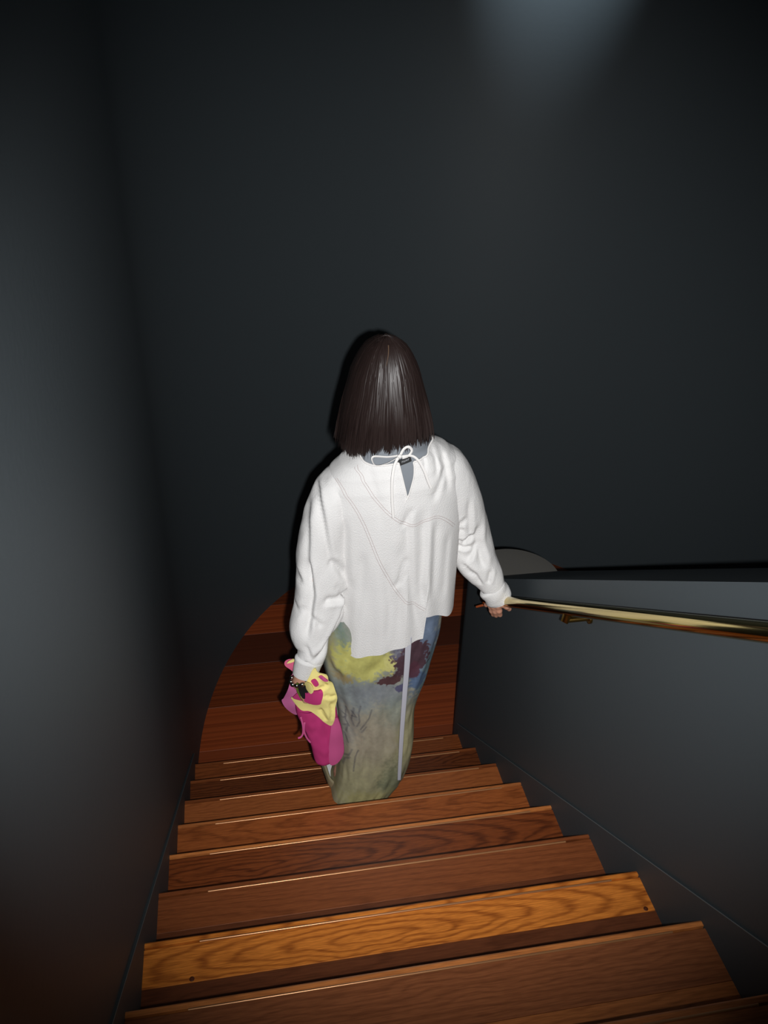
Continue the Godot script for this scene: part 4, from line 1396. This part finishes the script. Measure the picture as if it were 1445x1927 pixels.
func handbag() -> void:
	var t := thing("handbag", "crumpled magenta cloth bag with a yellow flap held in the left hand", "bag", Vector3(0.4714, 0.6799, -1.0000))
	var s := Soup.new()
	# the pouch: a soft sack
	var spec := [[0.9570, 0.3719, 0.4891], [0.9325, 0.3759, 0.4938], [0.8978, 0.3861, 0.4986], [0.8554, 0.3996, 0.5084], [0.8101, 0.4117, 0.5134], [0.7719, 0.4175, 0.5168], [0.7429, 0.4220, 0.5152], [0.7130, 0.4298, 0.4984]]
	var rows := []
	var ys := []
	var xl := []
	var xr := []
	for q in spec:
		ys.append(-q[0])
		xl.append(q[1])
		xr.append(q[2])
	var nz := noise(1.0, 17, 2)
	var zc := -1.0
	for r in 41:
		var y := lerpf(spec[0][0], spec[-1][0], r / 40.0)
		var e := clampf((y - spec[-1][0]) / 0.02, 0.0, 1.0)
		var row := PackedVector3Array()
		var l := table(ys, xl, -y)
		var h := table(ys, xr, -y)
		for k in 72:
			var a := TAU * k / 72
			var sn := sin(a)
			var rz := 0.038 * (0.25 + 0.75 * sqrt(e)) * lerpf(0.75, 1.0, smoothstep(0.9, 0.68, y))
			var p := Vector3((l + h) * 0.5 + (h - l) * 0.5 * cos(a) * (0.9 + 0.1 * e), y, zc + rz * signf(sn) * pow(absf(sn), 0.6))
			# a crease down the back third, as a folded side
			var fx := (p.x - lerpf(l, h, 0.60)) / 0.008
			if sn > 0.0:
				p.z += 0.008 * (-0.5 + 1.0 / (1.0 + exp(-fx))) * -1.0 - 0.003 * exp(-fx * fx)
				p.z += 0.004 * nz.get_noise_2d(p.x * 22.0, y * 10.0)
			row.append(p)
		rows.append(row)
	var bottom := PackedVector3Array()
	for k in 72:
		bottom.append(Vector3(0.5 * (xl[-1] + xr[-1]), spec[-1][0] - 0.001, zc) + (rows[-1][k] - Vector3(0.5 * (xl[-1] + xr[-1]), spec[-1][0], zc)) * 0.02)
	rows.append(bottom)
	grid(s, rows, true)
	put("pouch", mesh_of(s), M.magenta, t)
	var wave := func(k: float, amp: float, z0: float) -> Callable:
		return func(p: Vector2) -> float: return z0 + amp * sin(p.x * k + p.y * k * 0.6) + 0.5 * amp * sin(p.y * k * 1.7 - p.x * 20.0)
	var parts := [
		["side_panel", "mauve", [Vector2(0.3733, 1.0582), Vector2(0.3594, 1.0095), Vector2(0.3416, 0.9473), Vector2(0.3346, 0.9308), Vector2(0.3480, 0.9023), Vector2(0.3731, 0.8806), Vector2(0.3928, 0.8956), Vector2(0.4093, 0.9154), Vector2(0.4035, 0.9428), Vector2(0.3866, 0.9670), Vector2(0.3828, 1.0063), Vector2(0.3806, 1.0384)], -1.0350, 0.0030, 4.0, 0.400],
		["tuft", "pink", [Vector2(0.3729, 1.1103), Vector2(0.3605, 1.1058), Vector2(0.3493, 1.0929), Vector2(0.3488, 1.0786), Vector2(0.3624, 1.0685), Vector2(0.3760, 1.0583), Vector2(0.3874, 1.0776), Vector2(0.3849, 1.1026)], -1.0300, 0.0030, 6.0, 0.400],
		["tuft_edge", "yellow", [Vector2(0.3744, 1.1160), Vector2(0.3620, 1.1115), Vector2(0.3541, 1.1023), Vector2(0.3633, 1.1031), Vector2(0.3742, 1.1078)], -1.0280, 0.0010, 0.0, 0.400],
		["lining", "green", [Vector2(0.3756, 1.0748), Vector2(0.3763, 1.0416), Vector2(0.3863, 1.0129), Vector2(0.3953, 1.0053), Vector2(0.4049, 1.0208), Vector2(0.3902, 1.0480), Vector2(0.3846, 1.0694)], -0.9680, 0.0010, 2.0, 0.420],
		["mouth", "black", [Vector2(0.3799, 1.0729), Vector2(0.3822, 1.0437), Vector2(0.3907, 1.0194), Vector2(0.4015, 1.0179), Vector2(0.4140, 1.0308), Vector2(0.4144, 1.0516), Vector2(0.3965, 1.0706)], -0.9650, 0.0010, 2.0, 0.420],
		["flap", "yellow", [Vector2(0.3610, 0.9899), Vector2(0.3811, 0.9933), Vector2(0.4013, 1.0052), Vector2(0.4066, 1.0443), Vector2(0.4010, 1.0657), Vector2(0.4060, 1.0876), Vector2(0.4139, 1.1068), Vector2(0.4217, 1.1259), Vector2(0.4293, 1.1329), Vector2(0.4366, 1.1199), Vector2(0.4577, 1.1150), Vector2(0.4636, 1.1061), Vector2(0.4665, 1.0874), Vector2(0.4771, 1.0777), Vector2(0.4862, 1.0434), Vector2(0.4908, 1.0154), Vector2(0.4845, 0.9823), Vector2(0.4828, 0.9437), Vector2(0.4732, 0.9101), Vector2(0.4528, 0.9243), Vector2(0.4359, 0.9465), Vector2(0.4127, 0.9608), Vector2(0.3909, 0.9555), Vector2(0.3787, 0.9616), Vector2(0.3653, 0.9787)], -0.9500, 0.0030, 5.0, 0.470],
		["gather", "yellow", [Vector2(0.3991, 1.0758), Vector2(0.4039, 1.0895), Vector2(0.4130, 1.0903), Vector2(0.4188, 1.0813), Vector2(0.4216, 1.0665), Vector2(0.4138, 1.0511), Vector2(0.4033, 1.0568)], -0.9440, 0.0020, 40.0, 0.425],
		["dot", "magenta", [Vector2(0.4163, 1.0935), Vector2(0.4269, 1.1002), Vector2(0.4358, 1.0888), Vector2(0.4372, 1.0784), Vector2(0.4295, 1.0713), Vector2(0.4236, 1.0762), Vector2(0.4177, 1.0872)], -0.9465, 0.0030, 5.0, 0.470],
		["dot", "rose", [Vector2(0.4376, 1.1089), Vector2(0.4452, 1.1139), Vector2(0.4542, 1.1066), Vector2(0.4646, 1.0930), Vector2(0.4540, 1.0924), Vector2(0.4420, 1.1002)], -0.9465, 0.0030, 5.0, 0.470],
		["strap", "magenta", [Vector2(0.3652, 0.9963), Vector2(0.3702, 1.0104), Vector2(0.3876, 1.0372), Vector2(0.4044, 1.0410), Vector2(0.4137, 1.0542), Vector2(0.4397, 1.0629), Vector2(0.4486, 1.0513), Vector2(0.4438, 1.0249), Vector2(0.4390, 1.0108), Vector2(0.4189, 1.0032), Vector2(0.3975, 1.0043), Vector2(0.3821, 1.0002)], -0.9430, 0.0020, 6.0, 0.460],
	]
	for q in parts:
		s = Soup.new()
		var bend: float = q[5]
		var z0: float = q[3]
		var amp: float = q[4]
		var mid: float = q[6]
		sheet(s, smooth_outline(q[2]), func(p: Vector2) -> float: return z0 + amp * sin(p.x * 55.0 + p.y * 33.0) + 0.6 * amp * sin(p.y * 80.0 - p.x * 25.0) - bend * (p.x - mid) * (p.x - mid) + folds(p, BAG_FOLDS), 0.007, 0.003)
		put(q[0], mesh_of(s), M[q[1]], t)
	# the lighter folded side of the pouch
	s = Soup.new()
	sheet(s, smooth_outline([Vector2(0.4757, 0.9135), Vector2(0.4900, 0.9333), Vector2(0.4995, 0.9010), Vector2(0.5075, 0.8572), Vector2(0.5116, 0.8109), Vector2(0.5109, 0.7691), Vector2(0.4929, 0.7392), Vector2(0.4698, 0.7312), Vector2(0.4652, 0.7721), Vector2(0.4672, 0.8296), Vector2(0.4707, 0.8743)]), func(p: Vector2) -> float: return -0.9595 - 9.0 * (p.x - 0.487) * (p.x - 0.487) - 0.10 * maxf(0.0, p.x - 0.487) + 0.001 * sin(p.y * 60.0), 0.007, 0.002)
	put("folded_side", mesh_of(s), M.rose, t)
	for line in [[Vector3(0.3833, 0.9609, -0.9500), Vector3(0.3885, 0.9275, -0.9480), Vector3(0.3877, 0.8989, -0.9460), Vector3(0.3810, 0.8855, -0.9450), Vector3(0.3731, 0.8823, -0.9450)], [Vector3(0.3934, 0.9408, -0.9470), Vector3(0.3910, 0.9105, -0.9450), Vector3(0.3981, 0.8816, -0.9440), Vector3(0.4087, 0.8598, -0.9440)]]:
		s = Soup.new()
		tube(s, smooth_path(line, 8), 0.0032, 8, 0.9)
		put("cord", mesh_of(s), M.rose, t)


var BAG_FOLDS := [
	[0.0060, 0.0060, 0.80, [Vector2(0.4431, 0.9856), Vector2(0.4522, 0.9585), Vector2(0.4629, 0.9307)]],
	[0.0050, 0.0060, 0.70, [Vector2(0.4670, 1.0744), Vector2(0.4532, 1.0640), Vector2(0.4379, 1.0578)]],
	[0.0050, 0.0060, 0.70, [Vector2(0.4899, 1.0254), Vector2(0.4683, 1.0285), Vector2(0.4499, 1.0395)]],
	[0.0050, 0.0060, -0.70, [Vector2(0.4712, 1.0112), Vector2(0.4742, 0.9746), Vector2(0.4708, 0.9317)]],
	[0.0030, 0.0050, 0.70, [Vector2(0.4386, 1.1110), Vector2(0.4474, 1.0894), Vector2(0.4609, 1.0712)]],
]


func smooth_outline(pts: Array) -> PackedVector2Array:
	var out := PackedVector2Array()
	var n := pts.size()
	for k in n:
		var a: Vector2 = pts[(k - 1 + n) % n]
		var b: Vector2 = pts[k]
		var c: Vector2 = pts[(k + 1) % n]
		var d: Vector2 = pts[(k + 2) % n]
		for j in 4:
			out.append(b.cubic_interpolate(c, a, d, j / 4.0))
	return out
